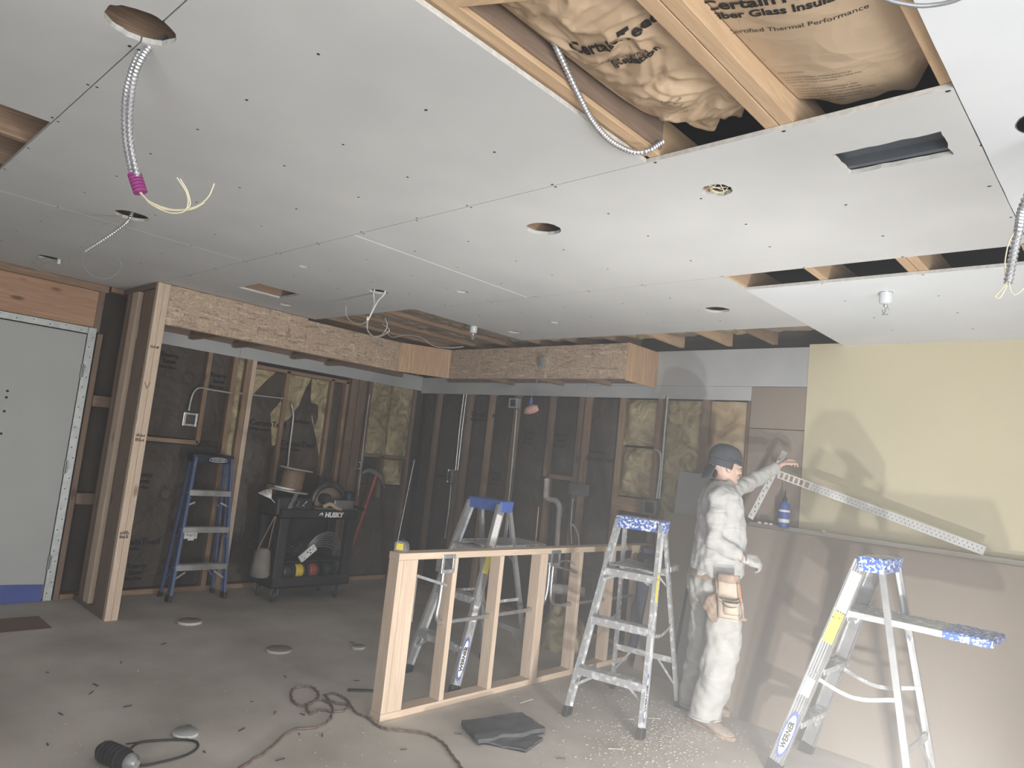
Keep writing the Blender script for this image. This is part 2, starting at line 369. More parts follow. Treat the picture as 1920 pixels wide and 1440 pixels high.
H = dict(h1=(-2.04, .54, .088), h2=(-4.0, 1.17, .085), h3=(-5.79, 1.22, .08), h4=(-2.09, 2.305, .082), h5=(-1.21, 2.262, .056),
         h6=(-2.06, 3.97, .078), h7=(-3.97, 2.18, .034), h8=(-5.32, 2.81, .055), h10=(-3.41, 3.03, .04), h11=(-4.03, 4.22, .055),
         h12=(-3.4, 4.0, .036), box=(-4.04, 2.81, .068), h9=(-.225, 2.24, .085))
def hc(k, jit=.003): return circ(*H[k], jit=jit)
g = .0018
# row 0 (nearest the camera); its far edge is notched by the big light hole
cx, cy, r = H['h1']; yb = .571-g; a = math.acos((yb-cy)/r)
a0 = math.asin((yb-cy)/r)
def arc(lo, hi, n=16): return [(cx+(r+random.uniform(-.004, .004))*math.cos(lo+(hi-lo)*k/n), cy+(r+random.uniform(-.004, .004))*math.sin(lo+(hi-lo)*k/n)) for k in range(n+1)]
dx = math.sqrt(r*r-(yb-cy)**2)
out = [(-3.035, -1.6), (-1.31, -1.6), (-1.31, yb)] + arc(a0, a0-(PI+2*a0), 20) + [(-3.035, yb)]
panel([out], MT['gyp'], (-3.035, -1.31, -.6, .571, [H['h1']]))
panel([rect(-6.41, -4.6, -1.6, yb)], MT['gyp'], (-6.41, -4.6, -.6, .571, []))
panel([rect(-4.6, -3.037, -1.6, -.3)], MT['gyp'])
y1 = .571+g; b0 = math.asin((y1-cy)/r)
out = [(-6.41, y1)] + [(cx-math.sqrt(r*r-(y1-cy)**2), y1)] + arc(PI-b0, b0, 8)[1:-1] + [(cx+math.sqrt(r*r-(y1-cy)**2), y1), (-1.31, y1), (-1.31, 1.937-g), (-3.07-.002, 1.937-g), (-6.41, 1.937-g)]
panel([out, hc('h2'), hc('h3')], MT['gyp'], (-6.41, -1.31, .571, 1.937, [H['h1'], H['h2'], H['h3']]))
# row 2
slot = rect(-.772, -.474, 2.170, 2.342, .0035, 9)
vent = rect(-5.125, -4.795, 2.30, 2.64)
panel([rect(-3.068, -.397-g, 1.937+g, 3.308-g), hc('h4'), hc('h5', .004), slot], MT['gyp'], (-3.07, -.397, 1.937, 3.308, [H['h4'], H['h5'], (-.62, 2.25, .2)]))
panel([[(-5.655, 1.937+g), (-3.072, 1.937+g), (-3.072, 3.308-g), (-4.25, 3.308-g), (-4.25, 3.285), (-5.655, 3.285)], hc('h7', .001), hc('h8', .001), hc('h10', .002), hc('box', .002), vent], MT['gyp'], (-5.6, -3.07, 1.937, 3.28, [H['h7'], H['h8'], H['h10'], H['box'], (-4.96, 2.47, .3)]))
# row 3
panel([[(-4.235, 3.308+g), (-1.70, 3.308+g), (-1.70, 4.545), (-4.235, 4.545)], hc('h6'), hc('h11', .001), hc('h12', .001)], MT['gyp'], (-4.25, -1.7, 3.308, 4.54, [H['h6'], H['h11'], H['h12']]))
# brighter primed panels along the right side
panel([rect(-.397+g, 1.6, -1.6, 3.31, .0012, 40), hc('h9')], MT['gyp_white'], (-.397, 1.6, .3, 3.31, [H['h9']]), z0=CZ-.001)
panel([rect(-1.698, 1.6, 3.585, 5.234), circ(-1.06, 3.862, .03)], MT['gyp_white'], (-1.70, 1.6, 3.585, 5.23, []), z0=CZ-.001)
# pale taped butt seam
m = MB(); m.bb(-3.074, -3.066, 1.94, 3.30, CZ-.0008, CZ+.004); m.build('seam_tape', MT['white'], ceiling)
m = MB(); m.bb(-4.272, -4.2695, .60, 1.93, CZ-.0004, CZ+.004); m.build('seam_tape', MT['gyp_white'], ceiling)
# joists and roof sheathing over them
def board(name, p, q, w_, h_, mats, parent, up=(0, 0, 1), bevel=.002, local=None):
    d = V(q)-V(p); k = max(range(3), key=lambda i: abs(d[i])); m = MB(); m.beam(p, q, w_, h_, up)
    return m.build(name, mats[k] if isinstance(mats, list) else mats, parent, bevel, local)
ZJ = CZ+.0165
for jx in JX:
    wj = .04
    if jx == -.85: board('joist', (-.872, -1.5, ZJ+.07), (-.872, 5.2, ZJ+.07), .042, .14, MT['joist'], ceiling); board('joist', (-.827, -1.5, ZJ+.07), (-.827, 5.2, ZJ+.07), .042, .14, MT['joist'], ceiling); continue
    board('joist', (jx, -1.5, ZJ+.07), (jx, 5.2, ZJ+.07), wj, .14, MT['joist'] if jx > -2 or -3 < jx < -2.3 else MT['old'], ceiling)  # darker wood behind the round holes: their inner shade put into the joist colour
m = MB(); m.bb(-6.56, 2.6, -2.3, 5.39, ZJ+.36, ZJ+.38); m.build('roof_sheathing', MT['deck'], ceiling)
board('blocking', (-1.262, .98, ZJ+.035), (-.895, 1.16, ZJ+.035), .04, .07, MT['joist'], ceiling)
board('blocking', (-1.32, .9, ZJ+.02), (-1.32, 1.93, ZJ+.02), .03, .03, MT['joist'], ceiling)
board('side_board', (-1.255, .2, ZJ+.078), (-1.255, 1.93, ZJ+.078), .012, .125, MT['dim'], ceiling)  # added thin board: shade on the joist's side put into darker wood
# the black flue / duct body seen through the slot and vent
m = MB(); m.bb(-.83, -.43, 2.13, 2.40, ZJ+.03, ZJ+.05); m.bb(-.83, -.43, 2.315, 2.335, ZJ, ZJ+.03); m.build('duct_plate', MT['duct'], ceiling)
m = MB(); m.bb(-5.15, -4.77, 2.28, 2.66, ZJ+.09, ZJ+.10); m.build('duct_plate', MT['old'][0], ceiling)
m = MB(); m.bb(-4.99, -4.93, 2.30, 2.64, ZJ+.085, ZJ+.089); m.build('duct_tape', MT['bluebag'], ceiling)

# ---- left wall (door end on the left, open framing beyond)
wl = sempty('wall_left'); wb = sempty('wall_back')
SA = WA-.045
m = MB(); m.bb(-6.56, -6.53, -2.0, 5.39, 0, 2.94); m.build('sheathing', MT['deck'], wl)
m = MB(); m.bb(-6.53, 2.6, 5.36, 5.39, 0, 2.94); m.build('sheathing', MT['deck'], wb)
def studA(y0, y1, z0=.04, z1=2.52, mt='old', dx=0): return board('stud', (SA+dx, (y0+y1)/2, z0), (SA+dx, (y0+y1)/2, z1), y1-y0, .09, MT[mt], wl, up=(1, 0, 0))
for y0, y1, z0, z1, mt in ((1.775, 1.815, 0, 2.15, 'dim'), (2.70, 2.74, 1.33, 2.5, 'old'), (2.945, 2.99, .04, 2.5, 'old'), (3.075, 3.125, .04, 2.5, 'old'), (3.13, 3.175, .04, 2.5, 'new'),
                           (3.50, 3.54, 1.0, 2.12, 'old'), (3.47, 3.56, .5, .99, 'old'), (4.02, 4.055, 1.1, 2.12, 'old'), (4.20, 4.24, .04, 2.12, 'old'), (4.27, 4.36, .04, 2.5, 'dim'), (4.37, 4.47, .04, 2.5, 'dim'), (4.50, 4.55, .04, 2.5, 'dim'), (5.14, 5.18, .04, 2.5, 'dim')):
    studA(y0, y1, z0, z1, mt)
board('plate', (SA, 1.82, .02), (SA, 5.22, .02), .09, .04, MT['old'], wl)
board('plate', (SA, 1.82, 2.535), (SA, 5.22, 2.535), .09, .04, MT['old'], wl)
board('blocking', (SA, 3.175, 2.115), (SA, 4.24, 2.115), .09, .035, MT['old'], wl)
board('blocking', (SA, 1.98, 1.33), (SA, 2.72, 1.33), .09, .04, MT['old'], wl)
board('blocking', (SA, 1.82, 1.60), (SA, 1.98, 1.60), .09, .09, MT['dim'], wl)
board('blocking', (SA, 1.82, .80), (SA, 1.98, .80), .09, .09, MT['dim'], wl)
board('blocking', (SA, 4.55, 1.36), (SA, 5.14, 1.36), .09, .04, MT['dim'], wl)
board('blocking', (SA, 4.80, .9), (SA, 4.80, 1.36), .04, .09, MT['dim'], wl)
# header and plates over the door
board('header', (-6.46, -2.0, 2.345), (-6.46, 1.735, 2.345), .09, .30, MT['header'], wl)
board('plate', (-6.452, -2.0, 2.525), (-6.452, 1.80, 2.525), .1, .055, MT['old'], wl)
board('trim_strip', (-6.44, 1.76, 2.16), (-6.44, 1.76, 2.51), .045, .05, MT['dim'], wl)
m = MB(); m.bb(-6.52, -6.47, -2.0, .0, 0, 2.2); m.build('wall_board', MT['gyp_grey'], wl)
# wing wall with its pale end post
ww = sempty('wall_wing')
Yw = 1.96
board('plate', (-6.41, Yw, .02), (-5.70, Yw, .02), .09, .04, MT['dim'], ww)
board('plate', (-6.41, Yw, 2.53), (-5.72, Yw, 2.53), .09, .04, MT['dim'], ww)
board('stud', (-6.28, Yw, .04), (-6.28, Yw, 2.51), .038, .09, MT['dim'], ww, up=(0, 1, 0))
board('stud', (-6.115, Yw-.025, .04), (-6.115, Yw-.025, 2.51), .125, .038, MT['new'], ww, up=(0, 1, 0))
board('stud', (-6.20, Yw-.03, .04), (-6.20, Yw-.03, 2.51), .05, .03, MT['dim'], ww, up=(0, 1, 0))
board('side_board', (-5.81, Yw-.0, .04), (-5.81, Yw-.0, 2.5), .235, .088, MT['dim'], ww, up=(0, 1, 0))
board('post', (-5.672, 1.94, 0), (-5.672, 1.94, 2.551), .045, .044, MT['new'], ww, up=(1, 0, 0))
board('post', (-5.672, 1.986, 0), (-5.672, 1.986, 2.551), .044, .044, MT['new'], ww, up=(1, 0, 0))
m = MB(); random.seed(3)
for zz in (2.04, 1.36, 1.325, .63, .60):      # smudged grading stamps
    for k in range(7): m.bb(-5.6505, -5.6490, 1.93+k*.009, 1.934+k*.009+random.uniform(0, .003), zz, zz+random.uniform(.012, .026))
text_mb(m, 'V', .085, (-5.649, 1.925, 1.72), (0, 1, 0), (0, 0, 1), bold=-.002)
m.build('lumber_stamp', MT['ink'], ww)

# ---- door
dr = sempty('door_1')
m = MB(); m.bb(-6.445, -6.405, -.9, 1.695, .02, 2.128); slab = m.build('door_slab', MT['door'], dr, bevel=.002)
m = MB(); m.bb(-6.404, -6.402, -.9, 1.69, .0, .115)
m.grid(lambda u, v: V((-6.401+.006*math.sin(u*9)*v, -.9+2.59*u, .115+.006*math.sin(u*23)*1-.13*v+.02)), 40, 2); m.build('masking_film', MT['bluetape'], dr)
m = MB()
for (px, py) in ((14, 733), (12, 745), (8, 771), (2, 813)):
    p = ax(px, py, -6.404); m.tube([(-6.404, p.y, p.z), (-6.4025, p.y, p.z)], .0095, 12)
m.build('lock_bore', MT['black'], dr)
fr = MB(); fr.bb(-6.44, -6.405, 1.702, 1.762, 0, 2.19); fr.bb(-6.44, -6.405, -.9, 1.70, 2.137, 2.19)
f_o = fr.build('door_frame', MT['steel_dull'], dr, bevel=.003)
m = MB()
for k in range(26):
    z = .06+k*.082; m.tube([(-6.406, 1.735+(.008 if k % 2 else -.012), z), (-6.4035, 1.735+(.008 if k % 2 else -.012), z)], .0048, 8)
for k in range(24):
    y = 1.65-k*.11; m.tube([(-6.406, y, 2.165+(.008 if k % 2 else -.008)), (-6.4035, y, 2.165+(.008 if k % 2 else -.008))], .0045, 8)
m.build('screw_hole', MT['black'], f_o)
for z in (1.83, 1.05, .30):
    m = MB(); m.tube([(-6.398, 1.699, z-.055), (-6.398, 1.699, z+.055)], .009, 10); m.bb(-6.406, -6.402, 1.70, 1.722, z-.05, z+.05); m.build('hinge', MT['grey_m'], dr)

# ---- drywall strips high on both walls
m = MB(); m.bb(WA, WA+.0127, 2.01, 2.985, 2.165, 2.33); m.bb(WA, WA+.0127, 2.988, 5.235, 2.165, 2.33); m.build('drywall_strip', MT['gyp_grey'], wl)
m = MB(); m.bb(-6.40, -3.98, 5.222, 5.235, 2.137, 2.32); m.bb(-3.975, -2.362, 5.222, 5.235, 2.137, 2.247); m.build('drywall_strip', MT['gyp_grey'], wb)
m = MB(); m.bb(-3.975, -1.938, 5.222, 5.235, 2.249, 2.55); m.build('drywall_panel', MT['gyp_grey'], wb)
m = MB(); m.bb(-2.36, -1.940, 5.222, 5.235, 1.925, 2.246); m.build('brown_backed_panel', MT['back'], wb, bevel=.0015)
m = MB(); m.bb(-2.36, -1.940, 5.222, 5.235, 0, 1.920); m.build('brown_backed_panel', MT['back'], wb, bevel=.0015)
wr = MB(); wr.bb(-1.936, 2.6, 5.218, 5.36, 0, 2.57); struct(wr.build('wall_yellow', MT['yellow']))
SB = 5.235+.045
for x0, wd, z0, z1, mt in ((-6.10, .04, .04, 2.5, 'dim'), (-5.66, .05, .04, 2.5, 'dim'), (-5.58, .05, .04, 2.5, 'dim'), (-5.24, .045, .04, 2.5, 'old'), (-4.87, .045, .04, 2.5, 'old'), (-4.36, .045, .04, 1.35, 'old'), (-4.40, .04, 1.35, 2.5, 'dim'), (-3.96, .045, .04, 2.5, 'old'),
                           (-4.03, .05, .04, 2.5, 'dim'), (-3.57, .045, .04, 2.5, 'old'), (-3.18, .05, .04, 2.5, 'old'), (-2.75, .06, .04, 2.5, 'dim'), (-2.37, .04, .04, 2.5, 'dim')):
    board('stud', (x0, SB, z0), (x0, SB, z1), wd, .09, MT[mt], wb, up=(0, 1, 0))
board('plate', (-6.4, SB, .02), (-1.95, SB, .02), .09, .04, MT['old'], wb)
board('plate', (-6.4, SB, 2.52), (-1.95, SB, 2.52), .09, .04, MT['old'], wb)
board('blocking', (-3.55, SB, 1.20), (-3.2, SB, 1.20), .09, .12, MT['old'], wb)
board('blocking', (-4.34, SB, 1.36), (-4.05, SB, 1.36), .09, .04, MT['old'], wb)
# unseen sides close the room behind the camera
m = MB(); m.bb(2.45, 2.6, -2.2, 5.35, 0, 2.57); struct(m.build('wall_right', MT['yellow']))
m = MB(); m.bb(-6.6, 2.6, -2.3, -2.15, 0, 2.57); struct(m.build('wall_front', MT['gyp_grey']))
m = MB(); m.bb(1.6, 2.6, -2.2, 5.3, CZ, CZ+.02); m.bb(-6.5, 1.6, -2.2, -1.6, CZ, CZ+.02); m.build('drywall_panel', MT['gyp_white'], ceiling)

# ---- insulation batts, one thing per bay
BG = 'insulation batts between the wall studs'
def batt(label, plane, a0, a1, z0, z1, mat, bulge=.02, amp=.006, prints=(), group=BG, depth=.055):
    sd = random.random()*50
    def S(u, v):
        a = a0+(a1-a0)*u; z = z0+(z1-z0)*v
        e = min(1, 5*u, 5*(1-u)); e2 = min(1, 8*v, 8*(1-v))
        d = depth - bulge*e*e2 - amp*noise.noise(V((a*9+sd, z*7, 0)))*e
        return V((WA-d, a, z)) if plane == 'A' else V((a, WB+d, z))
    m = MB(); nu = max(4, int(abs(a1-a0)/.025)); nv = max(6, int((z1-z0)/.04)); m.grid(S, nu, nv)
    ed = V((-.03, 0, 0)) if plane == 'A' else V((0, .03, 0))
    for (i0, i1) in ((0, nu), (nu, 0)): pass
    m.grid(lambda u, v: S(u, 0)+ed*v, nu, 1); m.grid(lambda u, v: S(0, u)+ed*v, nv, 1); m.grid(lambda u, v: S(1, u)+ed*v, nv, 1); m.grid(lambda u, v: S(u, 1)+ed*v, nu, 1)
    root = tag(m.build('insulation_batt', mat), label, 'insulation', group)
    if prints:
        off = -.011-bulge
        for s, size, a, z, sh in prints:
            t = MB()
            if plane == 'A': text_mb(t, s, size, (WA-depth-off, a, z), (0, 1, sh), (0, 0, 1), bold=.0012)
            else: text_mb(t, s, size, (a, WB+depth+off, z), (1, 0, sh), (0, 0, 1), bold=.0012)
            t.build('printed_text', MT['inkdim'], root)
    return root
def sun(t, c, r, X, Y):
    c, X, Y = V(c), V(X), V(Y)
    for k in range(14):
        a = 2*PI*k/14; d = X*math.cos(a)+Y*math.sin(a); e = X*-math.sin(a)+Y*math.cos(a)
        t.add([c+d*r*.5-e*.004, c+d*r*.5+e*.004, c+d*r], [(0, 1, 2)])
SV = lambda a, z: (('Energy', .055, a, z, 0), ('Saver', .055, a+.02, z-.055, 0), ('Fiber Glass', .03, a, z-.10, 0))
CT = lambda a, z: (('CertainTeed', .075, a, z, 0), ('Building Insulation', .03, a, z-.045, 0))
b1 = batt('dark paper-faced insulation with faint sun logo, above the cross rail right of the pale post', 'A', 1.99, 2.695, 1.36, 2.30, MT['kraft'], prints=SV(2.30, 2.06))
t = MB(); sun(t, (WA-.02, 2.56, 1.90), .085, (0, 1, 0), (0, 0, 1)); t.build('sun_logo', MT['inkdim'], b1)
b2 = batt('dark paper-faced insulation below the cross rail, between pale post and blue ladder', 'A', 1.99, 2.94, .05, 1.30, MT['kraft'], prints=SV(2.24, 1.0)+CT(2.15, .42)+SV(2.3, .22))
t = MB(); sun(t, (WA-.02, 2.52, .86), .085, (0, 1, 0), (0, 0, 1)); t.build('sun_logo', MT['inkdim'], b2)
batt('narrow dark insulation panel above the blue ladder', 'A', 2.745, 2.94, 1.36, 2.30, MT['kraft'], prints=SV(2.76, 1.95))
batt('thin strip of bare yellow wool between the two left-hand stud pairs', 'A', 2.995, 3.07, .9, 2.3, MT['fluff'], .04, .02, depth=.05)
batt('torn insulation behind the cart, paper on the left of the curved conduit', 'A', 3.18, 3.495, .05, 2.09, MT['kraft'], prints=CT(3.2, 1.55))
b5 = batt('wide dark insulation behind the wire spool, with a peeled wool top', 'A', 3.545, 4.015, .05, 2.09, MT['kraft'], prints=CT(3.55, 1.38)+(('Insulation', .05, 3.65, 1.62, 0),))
def flap(pts, mat, label, off=.035):
    n = len(pts); vs = [V((WA-off, a, z)) for a, z in pts]+[V((WA-off-.02, a, z)) for a, z in pts]
    m = MB(); m.add(vs, [list(range(n)), list(range(n, 2*n))[::-1]]+[(i, n+i, n+(i+1) % n, (i+1) % n) for i in range(n)])
    return tag(m.build('wool_tuft', MT[mat], bevel=.004), label, 'insulation', 'torn wool tufts on the left framing')
flap([(3.56, 2.095), (3.80, 2.095), (3.74, 1.95), (3.70, 1.80), (3.62, 1.66), (3.55, 1.60), (3.55, 1.9)], 'fluff', 'pale torn wool flap at the top, left of the dark triangle')
flap([(3.81, 2.095), (4.01, 2.095), (4.01, 1.30), (3.96, 1.45), (3.86, 1.68), (3.82, 1.9)], 'fluff', 'long pointed pale wool flap right of the dark triangle')
flap([(3.19, 2.095), (3.40, 2.095), (3.30, 1.98), (3.21, 1.86), (3.19, 1.80)], 'fluff', 'small pale wool flap beside the light stud behind the cart')
flap([(3.40, 1.68), (3.50, 1.82), (3.51, 1.60), (3.56, 1.40), (3.47, 1.36), (3.44, 1.5)], 'fluff', 'ragged wool scrap round the stud above the wire spool')
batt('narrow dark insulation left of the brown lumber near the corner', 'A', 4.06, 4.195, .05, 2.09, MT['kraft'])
batt('bare yellow wool panel in the room corner, left half', 'A', 4.555, 4.83, 1.38, 2.17, MT['fluff'], .03, .008, depth=.02)
batt('bare yellow wool panel in the room corner, right half', 'A', 4.84, 5.13, 1.38, 2.17, MT['fluff'], .03, .008, depth=.02)
batt('square of yellow wool low in the corner behind the hanging saw', 'A', 4.83, 5.10, 1.05, 1.33, MT['fluff'], .02, .008, depth=.02)
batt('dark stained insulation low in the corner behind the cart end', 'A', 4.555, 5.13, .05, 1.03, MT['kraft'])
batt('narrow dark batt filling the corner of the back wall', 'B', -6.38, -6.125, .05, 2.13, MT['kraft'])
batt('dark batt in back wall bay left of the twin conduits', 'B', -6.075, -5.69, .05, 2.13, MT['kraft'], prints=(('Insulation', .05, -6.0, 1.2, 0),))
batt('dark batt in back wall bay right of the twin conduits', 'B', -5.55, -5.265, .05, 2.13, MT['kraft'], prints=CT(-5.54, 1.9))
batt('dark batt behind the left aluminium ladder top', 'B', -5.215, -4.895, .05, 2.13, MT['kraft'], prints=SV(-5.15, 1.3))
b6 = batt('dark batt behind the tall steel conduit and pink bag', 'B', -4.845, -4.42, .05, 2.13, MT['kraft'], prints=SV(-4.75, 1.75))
t = MB(); sun(t, (-4.55, WB+.02, 1.55), .08, (1, 0, 0), (0, 0, 1)); t.build('sun_logo', MT['inkdim'], b6)
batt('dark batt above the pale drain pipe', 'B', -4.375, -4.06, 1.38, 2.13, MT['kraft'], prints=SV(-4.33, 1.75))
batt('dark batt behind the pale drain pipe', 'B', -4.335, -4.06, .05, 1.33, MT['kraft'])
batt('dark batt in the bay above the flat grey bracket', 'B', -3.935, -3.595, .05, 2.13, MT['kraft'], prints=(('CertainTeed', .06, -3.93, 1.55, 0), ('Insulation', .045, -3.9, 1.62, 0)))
batt('bare mossy-yellow wool in the bay left of the conduit pair, upper piece', 'B', -3.545, -3.21, 1.72, 2.13, MT['fluff'], .05, .02, depth=.04)
batt('bunched yellow wool in the bay left of the conduit pair, middle piece', 'B', -3.545, -3.21, 1.27, 1.70, MT['fluff'], .06, .035, depth=.04)
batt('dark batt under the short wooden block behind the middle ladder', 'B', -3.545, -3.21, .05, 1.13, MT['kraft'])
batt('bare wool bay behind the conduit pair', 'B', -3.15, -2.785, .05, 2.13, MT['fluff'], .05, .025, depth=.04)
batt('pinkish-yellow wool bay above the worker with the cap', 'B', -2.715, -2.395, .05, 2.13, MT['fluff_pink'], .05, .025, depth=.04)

# ---- ceiling batts
CG = 'insulation batts between the ceiling joists'
def cbatt(label, x0, x1, y0, y1, mat, z=ZJ+.06, bulge=.04, amp=.01, rag=.03, freq=6, th=.02, nu=26, nv=40, fold=0):
    sd = random.random()*40
    def S(u, v):
        yy = y1+rag*noise.noise(V((u*5+sd, 0, 3)))-(.10*(1-min(1, 4*min(u, 1-u)*1.0)))*(1 if rag > .02 else 0)
        x = x0+(x1-x0)*u; y = y0+(yy-y0)*v
        e = min(1, 6*u, 6*(1-u))
        zz = z-bulge*math.sin(PI*u)*(1-.6*v**4) + amp*(noise.noise(V((x*freq*2+sd, y*freq, 0)))+.5*abs(noise.noise(V((x*freq*4, y*freq*3+sd, 0)))))*e + .03*v**8
        if fold:
            q = V((x*7+sd, y*6, 0)); q = q+V((noise.noise(q), noise.noise(q+V((5, 5, 5))), 0))*.8
            zz += fold*e*(abs(noise.noise(q))*2-.5) + fold*.5*e*(abs(noise.noise(q*2.3))*2-.5)
        return V((x, y, zz))
    m = MB(); m.grid(S, nu, nv)
    m.grid(lambda u, v: S(u, 1)+V((0, -.01*v, th*v)), nu, 1); m.grid(lambda u, v: S(0, u)+V((0, 0, th*v)), nv, 1); m.grid(lambda u, v: S(1, u)+V((0, 0, th*v)), nv, 1)
    return tag(m.build('insulation_batt', mat), label, 'insulation', CG), S
cbR, SR = cbatt('smooth tan paper-faced batt with large black print, right bay of the big ceiling opening', -.802, -.432, -1.0, 2.03, MT['kraft_new'], z=ZJ+.048, bulge=.038, amp=.006, freq=3, rag=.05, nv=70)
cbL, SL = cbatt('badly crumpled tan paper-faced batt in the middle bay of the big ceiling opening', -1.225, -.895, .98, 1.95, MT['crumple'], z=ZJ+.055, bulge=.04, amp=.008, freq=6, rag=.06, nu=70, nv=150, fold=.021)
def warpfn(S, x0, x1, y0, y1, d):
    def f(p):
        u = min(1, max(0, (p.x-x0)/(x1-x0))); v = min(1, max(0, (p.y-y0)/(y1-y0))); q = S(u, v)
        return V((p.x, p.y, q.z-d))
    return f
wR = warpfn(SR, -.802, -.432, -1.0, 2.03, .0012); wL = warpfn(SL, -1.225, -.895, .98, 1.95, .004)
def dense_text(m, s, size, O, X, Y, warp, **k): text_mb(m, s, size, O, X, Y, .0001, warp=warp, **k)
for s, size, px, py, bold in [('CertainTeed', 0.0562, 1318, 33, .0016), ('Fiber Glass Insulation', 0.0400, 1333, 50, .0013), ('Certified Thermal Performance', 0.0254, 1364, 77, 0),
 ('APPLICATION:', 0.0103, 1458, 152, 0), ('THE VAPOR BARRIER FACING SHOULD BE', 0.0092, 1468, 161, 0), ('INSTALLED TOWARDS THE HEATED AREA THE', 0.0092, 1471, 166, 0), ('WARM SIDE OF THE DWELLING.', 0.0092, 1474, 171, 0),
 ('WARNING:', 0.0092, 1484, 177, 0), ('THE KRAFT FACING IS FLAMMABLE AND', 0.0092, 1487, 184, 0), ('SHOULD NOT BE LEFT EXPOSED. SPECIAL', 0.0092, 1491, 189, 0), ('CARE MUST BE TAKEN WHEN WORKING CLOSE', 0.0092, 1495, 194, 0),
 ('TO THE FACING WITH AN OPEN FLAME. A', 0.0092, 1502, 200, 0), ('FACING MUST BE IN CONTACT WITH THE', 0.0092, 1507, 205, 0), ('CEILING OR WALL FINISH.', 0.0092, 1512, 210, 0)]:
    t = MB()
    p = az(px, py, 2.609); dense_text(t, s, size, p, (1, .21, 0), (.21, -1, 0), wR, bold=bold)
    t.build('printed_text', MT['ink'], cbR)
for s, size, px, py, bold in [('CertainTeed', .052, 1074, 112, .0016), ('Insulation', .037, 1152, 131, .0013), ('Certified Thermal', .0235, 1114, 133, 0),
 ('FACING SHOULD BE', .0085, 1232, 194, 0), ('HEATED AREA THE', .0085, 1236, 200, 0), ('THE DWELLING.', .0085, 1239, 205, 0), ('FACING IS FLAMMABLE', .0085, 1236, 212, 0), ('EXPOSED. SPECIAL', .0085, 1240, 217, 0), ('WORKING CLOSE', .0085, 1244, 222, 0), ('TO THE FACING WITH', .0085, 1246, 229, 0), ('AN OPEN FLAME. A', .0085, 1249, 234, 0)]:
    t = MB()
    p = az(px, py, 2.583); dense_text(t, s, size, p, (1, .05, 0), (.05, -1, 0), wL, bold=bold)
    t.build('printed_text', MT['ink'], cbL)
m = MB(); m.grid(lambda u, v: V((-1.255+.36*u, .70+.30*v+.03*math.sin(u*9), ZJ+.045-.03*math.sin(PI*v)*math.sin(PI*u)+.012*noise.noise(V((u*9, v*9, 1))))), 24, 18)
m.grid(lambda u, v: V((-1.255+.36*u, 1.0+.03*math.sin(u*9), ZJ+.045+.05*v)), 24, 1)
tag(m.build('insulation_batt', MT['fluff_new']), 'clean cream wool bulging at the top edge of the picture, behind the ceiling block', 'insulation', CG)
k = 0
for i, (x0, x1) in enumerate(((-1.69, -1.30), (-1.26, -.90), (-.80, -.43), (-.39, .2))):
    cbatt(['brown paper batt at the left end of the long right-hand ceiling slot', 'brown batt with curled pale edge in the middle of the long right-hand ceiling slot', 'brown batt next to the paired joist in the long right-hand ceiling slot', 'dark batt at the right end of the long right-hand ceiling slot'][i], x0, x1, 2.6, 3.40-(.03 if i % 2 else 0), MT['kraft_new'], z=ZJ+.04, bulge=.035, rag=.06)
for i, (x0, x1) in enumerate(zip(JX[4:10], JX[3:9])):
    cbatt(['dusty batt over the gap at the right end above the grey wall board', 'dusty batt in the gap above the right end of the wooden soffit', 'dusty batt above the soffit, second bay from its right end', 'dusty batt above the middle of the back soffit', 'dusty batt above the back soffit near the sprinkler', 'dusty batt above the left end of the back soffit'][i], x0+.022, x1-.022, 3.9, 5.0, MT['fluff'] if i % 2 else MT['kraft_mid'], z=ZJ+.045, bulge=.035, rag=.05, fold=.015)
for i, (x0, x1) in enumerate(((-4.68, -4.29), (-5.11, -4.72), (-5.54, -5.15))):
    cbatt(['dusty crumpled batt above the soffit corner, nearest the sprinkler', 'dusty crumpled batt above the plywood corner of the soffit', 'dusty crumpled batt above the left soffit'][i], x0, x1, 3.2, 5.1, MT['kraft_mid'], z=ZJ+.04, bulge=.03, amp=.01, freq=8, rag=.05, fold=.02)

# ---- wooden soffit under the ceiling
sf = thing('soffit_box', 'rough strand-board soffit box turning the corner under the ceiling', 'soffit', (-5.6, 4.6, 2.24))
sl = V((-5.6, 4.6, 2.24))
def sbox(name, mat, *bbx, bevel=.001):
    m = MB(); m.bb(*bbx); o = m.build(name, mat, sf, bevel); o.location = -sl; return o
sbox('strand_board', MT['osb'], -5.672, -5.66, 2.012, 3.22, 2.24, 2.553)
sbox('strand_board', MT['osb'], -5.672, -5.66, 3.222, 4.275, 2.24, 2.535)
sbox('strand_board', MT['osb'], -5.40, -3.235, 4.742, 4.754, 2.24, 2.535)
sbox('end_panel', MT['ply'], -3.233, -3.221, 4.745, 5.218, 2.225, 2.54)
m = MB(); a_, b_ = V((-5.66, 4.277, 0)), V((-5.40, 4.742, 0)); d_ = (b_-a_).normalized(); n_ = V((-d_.y, d_.x, 0))
m.ext([(0, 2.24), (.012, 2.24), (.012, 2.535), (0, 2.535)], a_, b_, n_, (0, 0, 1)); o = m.build('corner_panel', MT['ply'], sf); o.location = -sl
def sbd(*a, **k): o = board('soffit_rail', *a, **k); o.location = -sl
sbd((-5.694, 2.012, 2.26), (-5.694, 4.28, 2.26), .04, .04, MT['new'], sf); sbd((-6.38, 2.012, 2.30), (-6.38, 4.9, 2.30), .04, .05, MT['dim'], sf)
sbd((-5.40, 4.775, 2.26), (-3.235, 4.775, 2.26), .04, .04, MT['new'], sf); sbd((-5.9, 5.20, 2.29), (-3.235, 5.20, 2.29), .035, .05, MT['dim'], sf)
